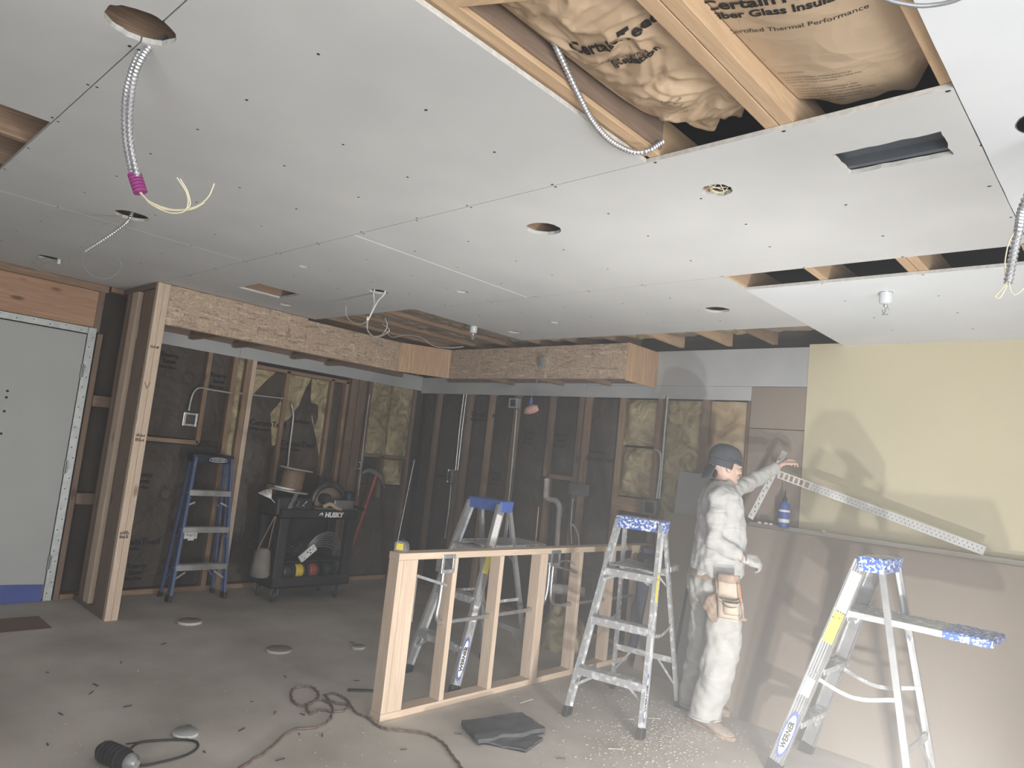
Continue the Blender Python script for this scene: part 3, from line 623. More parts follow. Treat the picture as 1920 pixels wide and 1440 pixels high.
for y in (2.5, 2.9, 3.5, 3.9): sbd((-5.71, y, 2.265), (-6.36, y, 2.265), .04, .045, MT['old'], sf)
for x in (-4.9, -4.25, -3.7, -3.26): sbd((x, 4.79, 2.262), (x, 5.2, 2.262), .04, .045, MT['old'], sf)
# low-voltage bracket in the soffit and the bag hanging from it
br = MB(); p = V((-4.12, 4.742, 2.385))
br.bb(p.x-.028, p.x-.02, 4.70, 4.742, p.z-.05, p.z+.05); br.bb(p.x+.02, p.x+.028, 4.70, 4.742, p.z-.05, p.z+.05); br.bb(p.x-.028, p.x+.028, 4.735, 4.741, p.z-.05, p.z+.05)
tag(br.build('outlet_bracket', MT['steel'], bevel=.001), 'small open metal bracket on the back soffit face', 'bracket')
bg = thing('hanging_bag', 'crumpled pink bag tied with blue hanging on a cord below the back soffit', 'bag', (-4.2, 4.72, 1.95))
o_ = V((-4.2, 4.72, 1.95)); m = MB(); m.tube(catmull([(-4.12, 4.72, 2.36), (-4.15, 4.70, 2.2), (-4.195, 4.71, 2.08), (-4.2, 4.72, 2.04)], 5), .003, 6)
m.build('cord', MT['wire_dark'], bg).location = -o_
m = MB(); m.grid(lambda u, v: V((.068*math.cos(2*PI*u)*math.sin(PI*v)*(1+.5*noise.noise(V((math.cos(2*PI*u)*2, v*4, math.sin(2*PI*u)*2))))*1.1, .04*math.sin(2*PI*u)*math.sin(PI*v), -.042*math.cos(PI*v)+.018*math.cos(2*PI*u)*math.sin(PI*v))), 22, 14); m.build('bag', MT['pink'], bg)
m = MB(); m.lathe([(.006, .10), (.016, .07), (.014, .045), (.02, .03)], (-.01, 0, .01)); m.build('tie', MT['bluebag'], bg)

# ================================================================= HALF WALL
hw = thing('knee_wall_frame', 'new pale pine knee-wall frame standing across the middle of the floor', 'wall frame', (-3.145, 2.515, 0))
hl = V((-3.145, 2.515, 0)); XH = -3.145
def hb(name, *a, **k): o = board(name, *a, **k); o.location = -hl; return o
hb('top_plate', (XH, 2.515, .886), (XH, 5.19, .886), .09, .038, MT['new'], hw)
hb('bottom_plate', (XH, 2.515, .02), (XH, 5.19, .02), .09, .038, MT['new'], hw)
hb('wide_stud', (XH, 2.607, .04), (XH, 2.607, .866), .103, .086, MT['new'], hw, up=(1, 0, 0))
for y in (2.535, 2.955, 3.36, 3.765, 3.804, 4.21, 4.63, 5.02, 5.06):
    hb('stud', (XH, y, .04), (XH, y, .866), .037, .088, MT['new'], hw, up=(1, 0, 0))
for y, z0, z1 in ((2.66, .52, .78), (3.826, .52, .80)):
    m = MB(); m.bb(XH+.012, XH+.046, y, y+.003, z0, z1)
    mm = m.build('strap_plate', MT['steel'], hw); mm.location = -hl
    m = MB()
    for k in range(6): m.tube([(XH+.03+(.008 if k % 2 else -.008), y+.003, z0+.02+k*(z1-z0-.04)/5), (XH+.03+(.008 if k % 2 else -.008), y+.0045, z0+.02+k*(z1-z0-.04)/5)], .005, 8)
    m.build('hole', MT['black'], mm)
# outlet boxes, short braces and conduit fixed to it
def wallbox(y, label, z=.835):
    t = thing('outlet_box', label, 'electrical box', (XH+.045, y, z), 0, None)
    m = MB(); m.bb(-.055, .0, -.048, .048, -.05, .05); m.build('box', MT['steel'], t, bevel=.004)
    m = MB(); m.bb(.0, .006, -.053, .053, -.055, -.032); m.bb(.0, .006, -.053, .053, .032, .055); m.bb(0, .006, -.053, -.034, -.032, .032); m.bb(0, .006, .034, .053, -.032, .032); m.build('mounting_ring', MT['steel'], t, bevel=.002)
    m = MB(); m.bb(-.004, .001, -.034, .034, -.032, .032); m.build('opening', MT['tool'], t)
    return t
wallbox(2.89, 'square steel outlet box nearest the free end of the knee wall'); wallbox(3.90, 'square steel outlet box halfway along the knee wall, above two conduits')
def pipe(name, label, cat, pts, r, mat, group=None, n=10, smooth=6):
    m = MB(); m.tube(catmull(pts, smooth) if smooth else pts, r, n); return tag(m.build(name, mat), label, cat, group)
pipe('conduit', 'bent steel conduit dropping from the knee-wall box nearest its free end', 'conduit', [(XH+.02, 2.88, .785), (XH+.02, 2.875, .62), (XH+.02, 2.865, .53), (XH+.01, 2.90, .49), (XH, 2.94, .48), (XH, 3.3, .482), (XH, 3.75, .487)], .0125, MT['steel'])
pipe('conduit', 'left of the two conduits under the middle knee-wall box', 'conduit', [(XH+.015, 3.88, .785), (XH+.015, 3.88, .62), (XH+.01, 3.86, .53), (XH, 3.80, .49), (XH, 3.775, .488)], .011, MT['steel'])
pipe('conduit', 'right conduit under the middle knee-wall box, bending towards the back wall', 'conduit', [(XH+.015, 3.92, .785), (XH+.015, 3.92, .62), (XH+.012, 3.94, .535), (XH, 4.02, .495), (XH, 4.2, .49), (XH, 4.7, .492), (XH, 5.05, .495)], .011, MT['steel'])
m = MB(); m.beam((XH+.03, 2.665, .775), (XH+.03, 2.91, .705), .012, .016); tag(m.build('box_brace', MT['steel']), 'thin steel brace sloping beside the free-end outlet box', 'brace', 'box braces')
m = MB(); m.beam((XH+.03, 3.83, .80), (XH+.03, 4.18, .72), .012, .016); tag(m.build('box_brace', MT['steel']), 'thin steel brace sloping right of the middle knee-wall box', 'brace', 'box braces')
pipe('cable', 'thin cable arching from the middle knee-wall box', 'cable', [(XH, 3.95, .76), (XH, 4.02, .80), (XH, 4.12, .80), (XH, 4.19, .77)], .006, MT['wire_dark'])
# tape measure on its end
tm = thing('tape_measure', 'yellow and silver tape measure on the free end of the knee wall', 'tape measure', (-3.15, 2.565, .9055), .5)
m = MB(); prof = [(-.036, 0), (.036, 0), (.038, .02), (.034, .045), (.022, .058), (0, .062), (-.022, .06), (-.036, .05)]
m.ext(prof, (0, -.022, 0), (0, .022, 0), (1, 0, 0), (0, 0, 1)); m.build('case', MT['steel'], tm, bevel=.004)
m = MB(); m.ext([(-.026, .012), (.016, .012), (.016, .048), (-.02, .048)], (0, -.024, 0), (0, .024, 0), (1, 0, 0), (0, 0, 1)); m.build('label_face', MT['yellow_pl'], tm, bevel=.002)
m = MB(); m.ell((.0, 0, .066), (.012, .01, .006)); m.build('lock_button', MT['black_pl'], tm)

# ================================================================= STEP LADDERS
def ladder(label, loc, th, Hc=1.19, wb_=.238, wt=.148, wr=.228, yf=.385, yr=.315, rail='alu_p', step='alu_p', cap='blue', shelf=None, style='alu', sag=.0, sp_=.295, tray_mat='alu_p'):
    t = thing('step_ladder', label, 'ladder', loc, th)
    if style == 'alu':
        d = .036; prof = [(-d, -.012), (-d, .012), (-d+.006, .012), (-d+.006, .004)]
        for k in range(4):
            x = -.021+k*.0135; prof += [(x-.003, .004), (x-.002, .0075), (x+.003, .0075), (x+.004, .004)]
        prof += [(d-.006, .004), (d-.006, .012), (d, .012), (d, -.012), (d-.004, -.012), (d-.004, .0), (-d+.004, 0), (-d+.004, -.012)]
    else: prof = [(-.034, -.016), (-.034, .008), (.034, .008), (.034, -.016), (.029, -.016), (.029, .003), (-.029, .003), (-.029, -.016)]
    rp = [(-.016, -.012), (-.016, .01), (.016, .01), (.016, -.012), (.012, -.012), (.012, .006), (-.012, .006), (-.012, -.012)]
    rails = {}
    for s in (-1, 1):
        a, b = V((s*wb_, -yf, .012)), V((s*wt, -.045, Hc-.03)); dv = (b-a).normalized(); v = V((s, 0, 0)); v = (v-dv*v.dot(dv)).normalized(); u = v.cross(dv)*(1)
        if u.y > 0: u = -u
        m = MB(); m.ext(prof, a, b, u, v); rails[s] = m.build('front_rail', MT[rail], t)
        fm = MB(); fm.beam(a-dv*.02, a+dv*.04, .078, .034, up=v); fo = fm.build('foot', MT['black_pl'], rails[s], bevel=.004); rails[s, 'd'] = (a, b, dv, u, v)
        a, b = V((s*wr, yr, .012)), V((s*(wt-.01), .045, Hc-.03)); dv = (b-a).normalized(); v = (V((s, 0, 0))-dv*V((s, 0, 0)).dot(dv)).normalized(); u = v.cross(dv)
        m = MB(); m.ext(rp, a, b, u, v); ro = m.build('rear_rail', MT[rail], t)
        fm = MB(); fm.beam(a-dv*.02, a+dv*.03, .04, .03, up=v); fm.build('foot', MT['black_pl'], ro, bevel=.003)
    def fpt(s, z): a, b = rails[1, 'd'][0], rails[1, 'd'][1]; k = (z-a.z)/(b.z-a.z); p = a.lerp(b, k); return V((s*p.x, p.y, z))
    def rpt(s, z): k = z/(Hc-.03); return V((s*(wr+(wt-.01-wr)*k), yr+(.045-yr)*k, z))
    for i in range(1, 4):
        z = sp_*i-.015; L_, R_ = fpt(-1, z), fpt(1, z)
        m = MB(); sp = [(-.042, -.028), (-.042, .0), (.042, .0), (.042, -.028), (.037, -.028), (.037, -.005), (-.037, -.005), (-.037, -.045+.017)]
        m.ext(sp, L_, R_, (0, 1, 0), (0, 0, 1)); m.bb(L_.x+.002, R_.x-.002, L_.y-.044, L_.y-.039, z-.045, z)
        for k in range(7): m.bb(L_.x+.004, R_.x-.004, L_.y-.034+k*.011, L_.y-.031+k*.011, z, z+.0015)
        so = m.build('step', MT[step], t, bevel=0)
        m = MB()
        for s in (-1, 1): p = fpt(s, z-.02); m.tube([p+V((s*.004, -.02, 0)), p+V((s*.012, -.02, 0))], .006, 8); m.tube([p+V((s*.004, .012, 0)), p+V((s*.012, .012, 0))], .005, 8)
        m.build('rivet', MT['steel'], so)
    # knee braces at first and third steps
    for z, dz in ((.28, .115), (.87, .08)):
        for s in (-1, 1):
            p, q = fpt(s, z-dz), fpt(s, z-.045); q = V((q.x-s*(.10 if z < .5 else .075), q.y, q.z)); m = MB(); m.beam(p, q, .016, .004, up=(0, 1, 0)); m.build('brace', MT[step], t)
    # rear cross bars and their diagonals
    for z in ((.30, .86) if style == 'alu' else ()):
        m = MB(); m.beam(rpt(-1, z), rpt(1, z), .010, .036); m.build('rear_bar', MT[rail], t)
    for s in (-1, 1):
        m = MB(); q = rpt(s, .30); m.beam(rpt(s, .13), V((q.x-s*.11, q.y, .29)), .014, .005, up=(0, 1, 0)); m.build('brace', MT[rail], t)
        m = MB(); q = rpt(s, .86); m.beam(rpt(s, .76), V((q.x-s*.08, q.y, .85)), .012, .005, up=(0, 1, 0)); m.build('brace', MT[rail], t)
    # spreader straps between front and rear
    for s in (-1, 1):
        a, b = fpt(s, .53), rpt(s, .53); mid = (a+b)/2+V((0, 0, -sag)); m = MB(); pts = catmull([a, mid, b], 5)
        for p, q in zip(pts, pts[1:]): m.beam(p, q, .005, .02)
        m.build('spreader', MT[step], t)
    # top cap
    cw = wt+.022; m = MB(); ra = []
    for z, g in ((Hc-.075, .006), (Hc-.05, .003), (Hc-.006, 0), (Hc, .006)):
        pts = []
        for (x, y) in ((-1, -1), (1, -1), (1, 1), (-1, 1)):
            for k in range(4):
                a = math.atan2(y, x)-PI/4+k*PI/6; r = .018; pts.append(V((x*(cw-r-g)+r*math.cos(a), y*(.068-r-g)+r*math.sin(a), z)))
        ra.append(pts)
    m.loft(ra, sm=False); co = m.build('top_cap', MT[cap], t)
    m = MB(); m.bb(-cw+.03, cw-.03, -.045, .045, Hc-.0005, Hc+.0015); m.build('tread_plate', MT['alu_p' if cap == 'blue' else cap], co)
    if shelf:
        sh = MB(); z = .885; y0, y1, w2 = shelf
        sh.bb(-w2, w2, y0, y1, z, z+.006); sh.bb(-w2-.004, w2+.004, y1-.006, y1, z-.02, z+.012); sh.bb(-w2-.004, -w2, y0, y1, z-.02, z+.012); sh.bb(w2, w2+.004, y0, y1, z-.02, z+.012)
        so = sh.build('pail_shelf', MT['alu_p'], t, bevel=.002)
        tr = MB(); tr.bb(-w2-.006, w2+.006, y1-.19, y1+.004, z+.006, z+.016); tr.bb(-w2-.01, -w2-.003, y1-.19, y1, z-.022, z+.012); tr.bb(w2+.003, w2+.01, y1-.19, y1, z-.022, z+.012); tr.bb(-w2, w2, y1, y1+.012, z-.02, z+.014)
        tr.build('tray_edge', MT[tray_mat], so, bevel=.004)
    # stickers on the right-hand front rail
    a, b, dv, u, v = rails[1, 'd']
    def stick(name, k0, k1, wdt, mat, off=.0085):
        m = MB(); p = a+dv*k0+v*off; q = a+dv*k1+v*off; m.ext([(-wdt, 0), (wdt, 0), (wdt, .0012), (-wdt, .0012)], p, q, u, v); return m.build(name, MT[mat], rails[1])
    if style == 'alu':
        stick('label_sticker', .92, 1.14, .028, 'label_w'); y_ = stick('warning_sticker', .74, .91, .026, 'label_y'); stick('label_sticker', .43, .53, .022, 'label_w')
        m = MB(); c = a+dv*.20+v*.0085; n = 24
        m.add([c+dv*.135*math.cos(2*PI*k/n)+u*.030*math.sin(2*PI*k/n) for k in range(n)], [list(range(n))]); lo = m.build('logo_oval', MT['label_b'], rails[1])
        m = MB(); c = c+v*.0008; m.add([c+dv*.112*math.cos(2*PI*k/n)+u*.023*math.sin(2*PI*k/n) for k in range(n)], [list(range(n))]); m.build('logo_field', MT['white'], lo)
        m = MB(); X = dv; Y = v.cross(dv)
        text_mb(m, 'WERNER', .037, c+v*.0008-Y*.012, X, Y, .0003, 'CENTER', bold=.0016); m.build('logo_text', MT['ink'], lo)
        for sgn in (1, -1):
            pass
    else:
        m = MB(); z = Hc-.045; n = 28; c = V((.04, -.0705, z))
        pts = [c+V((.085*math.cos(2*PI*k/n), 0, .021*math.sin(2*PI*k/n))) for k in range(n)]; pts2 = [c+V((.079*math.cos(2*PI*k/n), 0, .016*math.sin(2*PI*k/n))) for k in range(n)]
        m.add(pts+pts2, [(k, (k+1) % n, n+(k+1) % n, n+k) for k in range(n) if k not in (0, 14, 27, 13)])
        text_mb(m, 'WERNER', .03, (.04, -.0705, z-.01), (1, 0, 0), (0, 0, 1), .0002, 'CENTER'); m.build('logo_text', MT['white'], co)
    return t
lb = ladder('blue fibreglass stepladder with dark top against the left framing', (-6.22, 2.775, 0), PI/2, Hc=1.245, rail='bluefib', step='alu', cap='navy', style='fib', yr=.08, yf=.13, sp_=.315, wt=.165)
ladder('paint-spotted aluminium stepladder standing behind the knee wall', (-3.462, 3.568, 0), -.014, Hc=1.196, shelf=(-.1, .46, .15), rail='alu', cap='blue_clean', sag=.0)
lm = ladder('paint-spotted aluminium stepladder in the middle, beside the worker', (-2.473, 3.979, 0), .216, Hc=1.199, wb_=.235, wt=.145, yf=.391, yr=.316, shelf=(-.12, .36, .15), sag=.03)
ladder('aluminium stepladder with open pail shelf at the lower right of the picture', (-1.094, 4.125, 0), -1.59, Hc=1.186, wb_=.220, wt=.147, wr=.215, yf=.407, yr=.26, shelf=(-.16, .52, .15), rail='alu', sag=.05, tray_mat='blue')
# notice card wired to the blue ladder
tg = MB(); tg.bb(-.055, .055, -.002, .002, -.04, .03); tg.bb(-.02, .03, -.002, .002, -.055, -.04)
mwl = Matrix.Rotation(PI/2, 4, 'Z'); pos = V((-6.22, 2.775, 0))+mwl @ V((-.13, -.125, .56)); m = tg
o = m.build('notice_card', MT['label_w']); o.location = pos; o.rotation_euler = (0, 0, PI/2); tag(o, 'small pale card hanging upside down under the blue ladder step', 'card')
t = MB(); text_mb(t, 'OrBlue', .03, (.045, -.0032, .0), (-1, 0, 0), (0, 0, -1), .0002); t.build('printed_text', MT['ink'], o)
# grinder lying on the middle ladder's shelf
mwm = Matrix.Translation((-2.473, 3.979, 0)) @ Matrix.Rotation(.216, 4, 'Z')
gd = thing('drill', 'dark cordless drill lying on the shelf of the middle ladder', 'power tool', mwm @ V((.04, .09, .902)), .1)
m = MB(); m.tube([(-.11, 0, .035), (-.08, 0, .035), (-.075, 0, .035), (.05, 0, .035), (.09, 0, .03)], [.022, .026, .034, .034, .02], 14); m.build('body', MT['black_pl'], gd)
m = MB(); m.tube([(-.125, 0, .035), (-.11, 0, .035), (-.085, 0, .035)], [.012, .024, .026], 14); m.build('chuck', MT['brown_c'], gd)
m = MB(); m.tube([(.03, .0, .03), (.06, -.07, .025), (.07, -.10, .025)], [.018, .017, .02], 10); m.bb(.03, .12, -.15, -.10, .0, .05); m.build('handle', MT['black_pl'], gd, bevel=.004)

# ================================================================= SHEETS LEANING ON THE WALL
def sheet(label, x0, x1, yb_, yt, zt, mat, th=.013, group=None, name='drywall_sheet', z0=.002):
    t = MB(); d = V((0, yt-yb_, zt-z0)).normalized(); n = V((0, d.z, -d.y))
    a = V((x0, yb_, z0+.0)); t.ext([(0, 0), (x1-x0, 0), (x1-x0, th), (0, th)], a, a+d*math.hypot(yt-yb_, zt-z0), (1, 0, 0), n)
    t.m = [1]*4+[1, 1]; t.m[0] = t.m[2] = 0; o = t.build(name, [mat, MT['gyp_core']]); return tag(o, label, 'drywall sheet', group)
names = ['front sheet of the long leaning drywall stack, brown back showing'] + ['%s sheet of the long leaning drywall stack, counted from the front' % q for q in ('second', 'third', 'fourth', 'fifth', 'sixth', 'seventh')] + ['rearmost sheet of the long leaning drywall stack, nearest the yellow wall']
for k in range(8):
    sheet(names[k], -2.26-.012*(k % 2), 1.35-.02*k, 4.50+.0148*k, 5.03+.0148*k, 1.184+(0, .003, .0, .002, .013, .014, .028, .029)[k], MT['back'] if k < 4 else MT['ivory'], group='leaning drywall stack')
sheet('tall grey board leaning at the back wall behind the worker', -2.90, -2.48, 5.0, 5.16, 1.53, MT['grey_panel'], name='leaning_board')
sheet('brown board leaning in front of the grey one beside the middle ladder', -2.96, -2.66, 4.80, 5.08, 1.19, MT['back'], name='leaning_board')
sheet('narrow grey board leaning between the worker and the brown board', -2.64, -2.42, 4.84, 5.10, 1.18, MT['grey_panel'], name='leaning_board')
m = MB(); m.grid(lambda u, v: V((-3.08+.22*u+.03*noise.noise(V((v*4, u, 0))), 4.98-.05*math.sin(u*7)-.10*(1-v), .1+.8*v)), 14, 20)
m.grid(lambda u, v: V((-3.08+.22*u+.03*noise.noise(V((v*4, u, 0))), 5.03+.0*u, .1+.8*v)), 14, 20)
m.grid(lambda u, v: V((-3.08+.22*v, 4.98-.05*math.sin(v*7)+(.05+.05*math.sin(v*7))*u, .9)), 4, 14)
tag(m.build('hanging_coat', MT['jean']), 'dark navy work garment hanging behind the middle ladder', 'garment')

# ================================================================= T-SQUARE AND BOTTLE
ts = thing('drywall_square', 'long white aluminium drywall T-square the worker holds against the wall', 'T-square', ay(1455, 890, 5.0))
o_ = ay(1455, 890, 5.0)
A = ay(1459, 889, 4.985); B = ay(1846, 1033, 5.03); dv = (B-A).normalized(); v = V((0, 1, 0)); v = (v-dv*v.dot(dv)).normalized(); u = v.cross(dv)
if u.z < 0: u = -u
def tbar(name, p, q, wdt, mat, yo=0, th=.003):
    d = (q-p).normalized(); vv = (V((0, 1, 0))-d*d.y).normalized(); uu = vv.cross(d)
    m = MB(); m.ext([(-wdt/2, yo), (wdt/2, yo), (wdt/2, yo+th), (-wdt/2, yo+th)], p-o_, q-o_, uu, vv); return m.build(name, MT[mat], ts)
MT['tsq'] = pm('painted_aluminium', (.62, .62, .60), (.68, .68, .66), 20, .45)
blade = tbar('blade', A, B, .055, 'tsq'); P0, P1 = ay(1407, 972, 4.97), ay(1472, 847, 5.0); headb = tbar('head', P0, P1, .042, 'tsq', -.004)
m = MB(); L_ = (B-A).length
for k in range(int(L_/.0254)-9):
    c = A+dv*(.24+k*.0254)-o_
    for s in (-1, 1):
        m.ext([(0, 0), (.007, 0), (.007, .0012), (0, .0012)], c+u*(s*.007)+dv*.006*(s+1), c+u*(s*.007)+dv*(.004+.006*(s+1)), u*s, v*-1.0)
m.build('inch_marks', MT['ink'], blade)
m = MB()
for k in range(5):
    c = A+dv*(.015+.036*k)-o_-v*.0012; m.ext([(-.019, 0), (.019, 0), (.019, .001), (-.019, .001)], c, c+dv*.022, u, v)
c = A+dv*.195-o_-v*.0012; m.ext([(-.02, 0), (.02, 0), (.02, .001), (-.02, .001)], c, c+dv*.03, u, v)
m.build('dark_label', MT['leather_d'], blade)
m = MB(); dh = (P1-P0).normalized(); uh = V((0, 1, 0)).cross(dh)
for k in range(15):
    c = P0+dh*(.03+.032*k)-o_; m.box(c+V((0, -.0045, 0))+uh*(.006 if k % 2 else -.006), (.006, .001, .012))
m.build('scale_marks', MT['ink'], headb)
bl = thing('adhesive_bottle', 'blue plastic bottle with pointed nozzle standing on the drywall stack', 'bottle', (-2.0, 5.10, 1.208))
m = MB(); m.lathe([(.001, 0), (.036, .0), (.038, .006), (.038, .15), (.034, .165), (.016, .178), (.014, .19)], (0, 0, 0)); m.build('body', MT['blue_clean'], bl)
m = MB(); m.lathe([(.016, .185), (.016, .205), (.006, .22), (.0035, .265)], (0, 0, 0)); m.build('nozzle', MT['black_pl'], bl)
m = MB(); m.lathe([(.0385, .035), (.0385, .06)], (0, 0, 0)); m.lathe([(.0385, .11), (.0385, .125)], (0, 0, 0)); m.build('label_band', MT['white_pl'], bl)
for k, (x, y) in enumerate(((-2.17, 5.08), (-2.13, 5.10), (-2.09, 5.09), (-1.72, 5.1))):
    m = MB(); m.ell((x, y, 1.218), (.018, .012, .009), n=7, m=4); tag(m.build('plaster_crumb', MT['gyp_core']), ['crumb of plaster at the left end of the drywall stack, nearest the square', 'second plaster crumb on top of the drywall stack', 'plaster crumb just left of the blue bottle', 'lone plaster crumb right of the blue bottle'][k], 'debris', 'plaster crumbs on the drywall stack')

# ================================================================= TOOL CART AND ITS LOAD
ct = thing('tool_cart', 'black two-shelf utility cart loaded with tools', 'cart', (-5.72, 3.66, 0)); cl = V((-5.72, 3.66, 0))
CX0, CX1, CY0, CY1 = -.40, 0.0, -.41, .40
def cb(name, mat, boxes, bevel=.006, parent=None):
    m = MB()
    for b in boxes: m.bb(*b)
    return m.build(name, MT[mat], parent or ct, bevel)
def tray(name, z0, z1):
    return cb(name, 'cart', [(CX0, CX1, CY0, CY1, z0, z0+.02), (CX0, CX0+.018, CY0, CY1, z0, z1), (CX1-.018, CX1, CY0, CY1, z0, z1), (CX0, CX1, CY0, CY0+.018, z0, z1), (CX0, CX1, CY1-.018, CY1, z0, z1)])
tp = tray('top_shelf', .745, .83); tray('bottom_shelf', .13, .225)
cb('back_panel', 'cart', [(CX0, CX0+.012, CY0+.03, CY1-.03, .22, .745)])
for x in (CX0+.035, CX1-.035):
    for y in (CY0+.05, CY1-.05): cb('post', 'cart', [(x-.035, x+.035, y-.045, y+.045, .22, .75)])
m = MB(); m.tube(catmull([(CX0+.05, CY1, .80), (CX0+.05, CY1+.10, .835), (CX1-.2, CY1+.135, .84), (CX1-.05, CY1+.10, .835), (CX1-.05, CY1, .80)], 6), .014, 10); m.build('handle', MT['cart'], ct)
m = MB(); text_mb(m, 'HUSKY', .062, (.0015, .04, .765), (0, 1, 0), (0, 0, 1), .0008, bold=.003, shear=.1)
lg = [(0, 0), (.02, .022), (.03, .018), (.026, .03), (.045, .012), (.04, -.002), (.028, -.01), (.034, .004), (.024, .012), (.012, -.004)]
m.add([V((.0022, -.025+a, .783+b)) for a, b in lg], [list(range(len(lg)))]); m.build('logo_text', MT['white'], ct)
for x, y in ((CX1-.06, CY0+.07), (CX1-.06, CY1-.10), (CX0+.05, CY0+.07), (CX0+.05, CY1-.10)):
    m = MB(); m.lathe([(.02, -.016), (.058, -.015), (.0625, -.008), (.0625, .008), (.058, .015), (.02, .016)], (x, y, .0625), (.5, 1, 0)); wo = m.build('wheel', MT['black_pl'], ct)
    m = MB(); m.lathe([(.001, -.019), (.032, -.019), (.034, .019), (.001, .019)], (x, y, .0625), (.5, 1, 0)); m.build('hub', MT['grey_m'], wo)
    m = MB(); m.bb(x-.02, x+.02, y-.03, y-.024, .06, .135); m.bb(x-.02, x+.02, y+.024, y+.03, .06, .135); m.bb(x-.03, x+.03, y-.035, y+.035, .125, .135); m.build('caster_fork', MT['steel'], wo)
# wire spool with tilted discs on top of the cart
T1 = .83
sp = thing('cable_reel', 'large cable reel with pale discs standing on the cart top', 'reel', (-5.90, 3.40, .975), 0); sp.rotation_euler = (-.10, .03, 0)
m = MB(); m.lathe([(.001, 0), (.175, 0), (.175, .012), (.001, .012)], (0, 0, 0), n=40); m.build('disc', MT['door'], sp)
m = MB(); m.lathe([(.001, .205), (.155, .205), (.155, .217), (.001, .217)], (0, .02, 0), n=40); m.build('disc', MT['door'], sp)
m = MB(); m.lathe([(.001, .013), (.098, .013), (.104, .05), (.099, .09), (.104, .13), (.098, .17), (.1, .204), (.001, .204)], (0, .01, 0), n=32); m.build('cable_winding', MT['brown_c'], sp)
m = MB(); m.lathe([(.001, .012), (.10, .012), (.12, .03), (.001, .032)], (-.01, -.03, .0), n=32); m.build('paper_core', MT['white_pl'], sp)
bx = thing('open_tool_bag', 'dark open tool bag under the cable reel on the cart top', 'tool bag', (-5.90, 3.42, T1-.06))
m = MB(); m.bb(-.15, .15, -.20, .16, .0, .16); m.build('bag', MT['black_pl'], bx, bevel=.02)
tools = (('screwdriver', 'thin pale screwdriver poking out of the tool bag, leftmost', -.06), ('pliers', 'pair of pliers poking out of the tool bag', .0), ('wrench', 'small wrench poking out of the tool bag, rightmost', .06))
for nm, lb_, dy in tools:
    m = MB(); p = V((-5.74, 3.40+dy, .855)); m.tube([p, p+V((.02, .015+dy*.3, .05))], .005, 6); m.tube([p+V((.01, .02, -.01)), p+V((.03, .0, .035))], .006, 6); tag(m.build(nm, MT['steel']), lb_, 'hand tool')
pb = thing('paint_brush', 'bundle of pale stripped wire ends sticking out at the left of the cart top', 'wire bundle', (-5.80, 3.14, .86)); m = MB()
for k in range(9):
    a = (k-4)*.05; m.tube([(0, .10, .0), (0, .04, .05), (0, -.03+a*.3, .13+abs(a)*-.05+a*.1)], .0035, 5)
m.build('strands', MT['label_w'], pb); pb.name = 'wire_bundle'
m = MB(); m.ext([(-.02, 0), (.02, 0), (.02, .003), (-.02, .003)], (-5.735, 3.33, .835), (-5.735, 3.385, .97), (0, 1, 0), (1, 0, 0)); tag(m.build('steel_bracket', MT['grey_m']), 'flat perforated steel bracket leaning on the tool bag', 'bracket')
# curved-guard saw on the right of the top shelf
sw = thing('circular_saw', 'dark portable saw with curved guard on the right half of the cart top', 'power tool', (-5.88, 3.80, T1+.003))
m = MB(); R0 = .175
arc_ = [V((0, -R0*math.cos(PI*k/20)+.02, .05+R0*math.sin(PI*k/20))) for k in range(21)]
m.tube(arc_, [.022+.012*math.sin(PI*k/20) for k in range(21)], 10); m.build('blade_guard', MT['tool'], sw)
m = MB(); m.lathe([(.001, -.004), (.15, -.004), (.15, .004), (.001, .004)], (0, .02, .06), (1, 0, 0), 32); m.build('blade', MT['dim'][0], sw)
m = MB(); m.tube([(.02, -.06, .09), (.10, -.06, .09), (.12, -.06, .09)], [.05, .05, .035], 14); m.build('motor', MT['black_pl'], sw)
m = MB(); m.bb(-.12, .14, -.20, .26, 0, .012); m.bb(.08, .14, .0, .22, .012, .09); m.build('base_plate', MT['grey_m'], sw, bevel=.006)
m = MB(); m.tube(catmull([(.10, -.09, .02), (.13, -.04, .05), (.14, .02, .02), (.14, .08, .0)], 6), [.02]*19, 10); m.build('handle', MT['tan'], sw)
rb = thing('red_clamp', 'dull red clamp-like tool beside the saw on the cart', 'hand tool', (-5.98, 4.0, T1)); m = MB()
m.tube(catmull([(0, -.07, .0), (0, -.06, .10), (0, -.01, .14), (0, .05, .12), (0, .07, .03)], 6), .018, 10); m.build('jaw', MT['red'], rb); m = MB(); m.bb(-.02, .02, -.09, .09, 0, .05); m.build('grip', MT['tool'], rb, bevel=.01)
cn = thing('dark_canister', 'dark canister at the right end of the cart top', 'canister', (-5.84, 4.02, T1+.012)); m = MB(); m.lathe([(.001, 0), (.05, 0), (.052, .01), (.052, .14), (.04, .16), (.001, .16)], (0, 0, 0)); m.build('body', MT['navy'], cn)
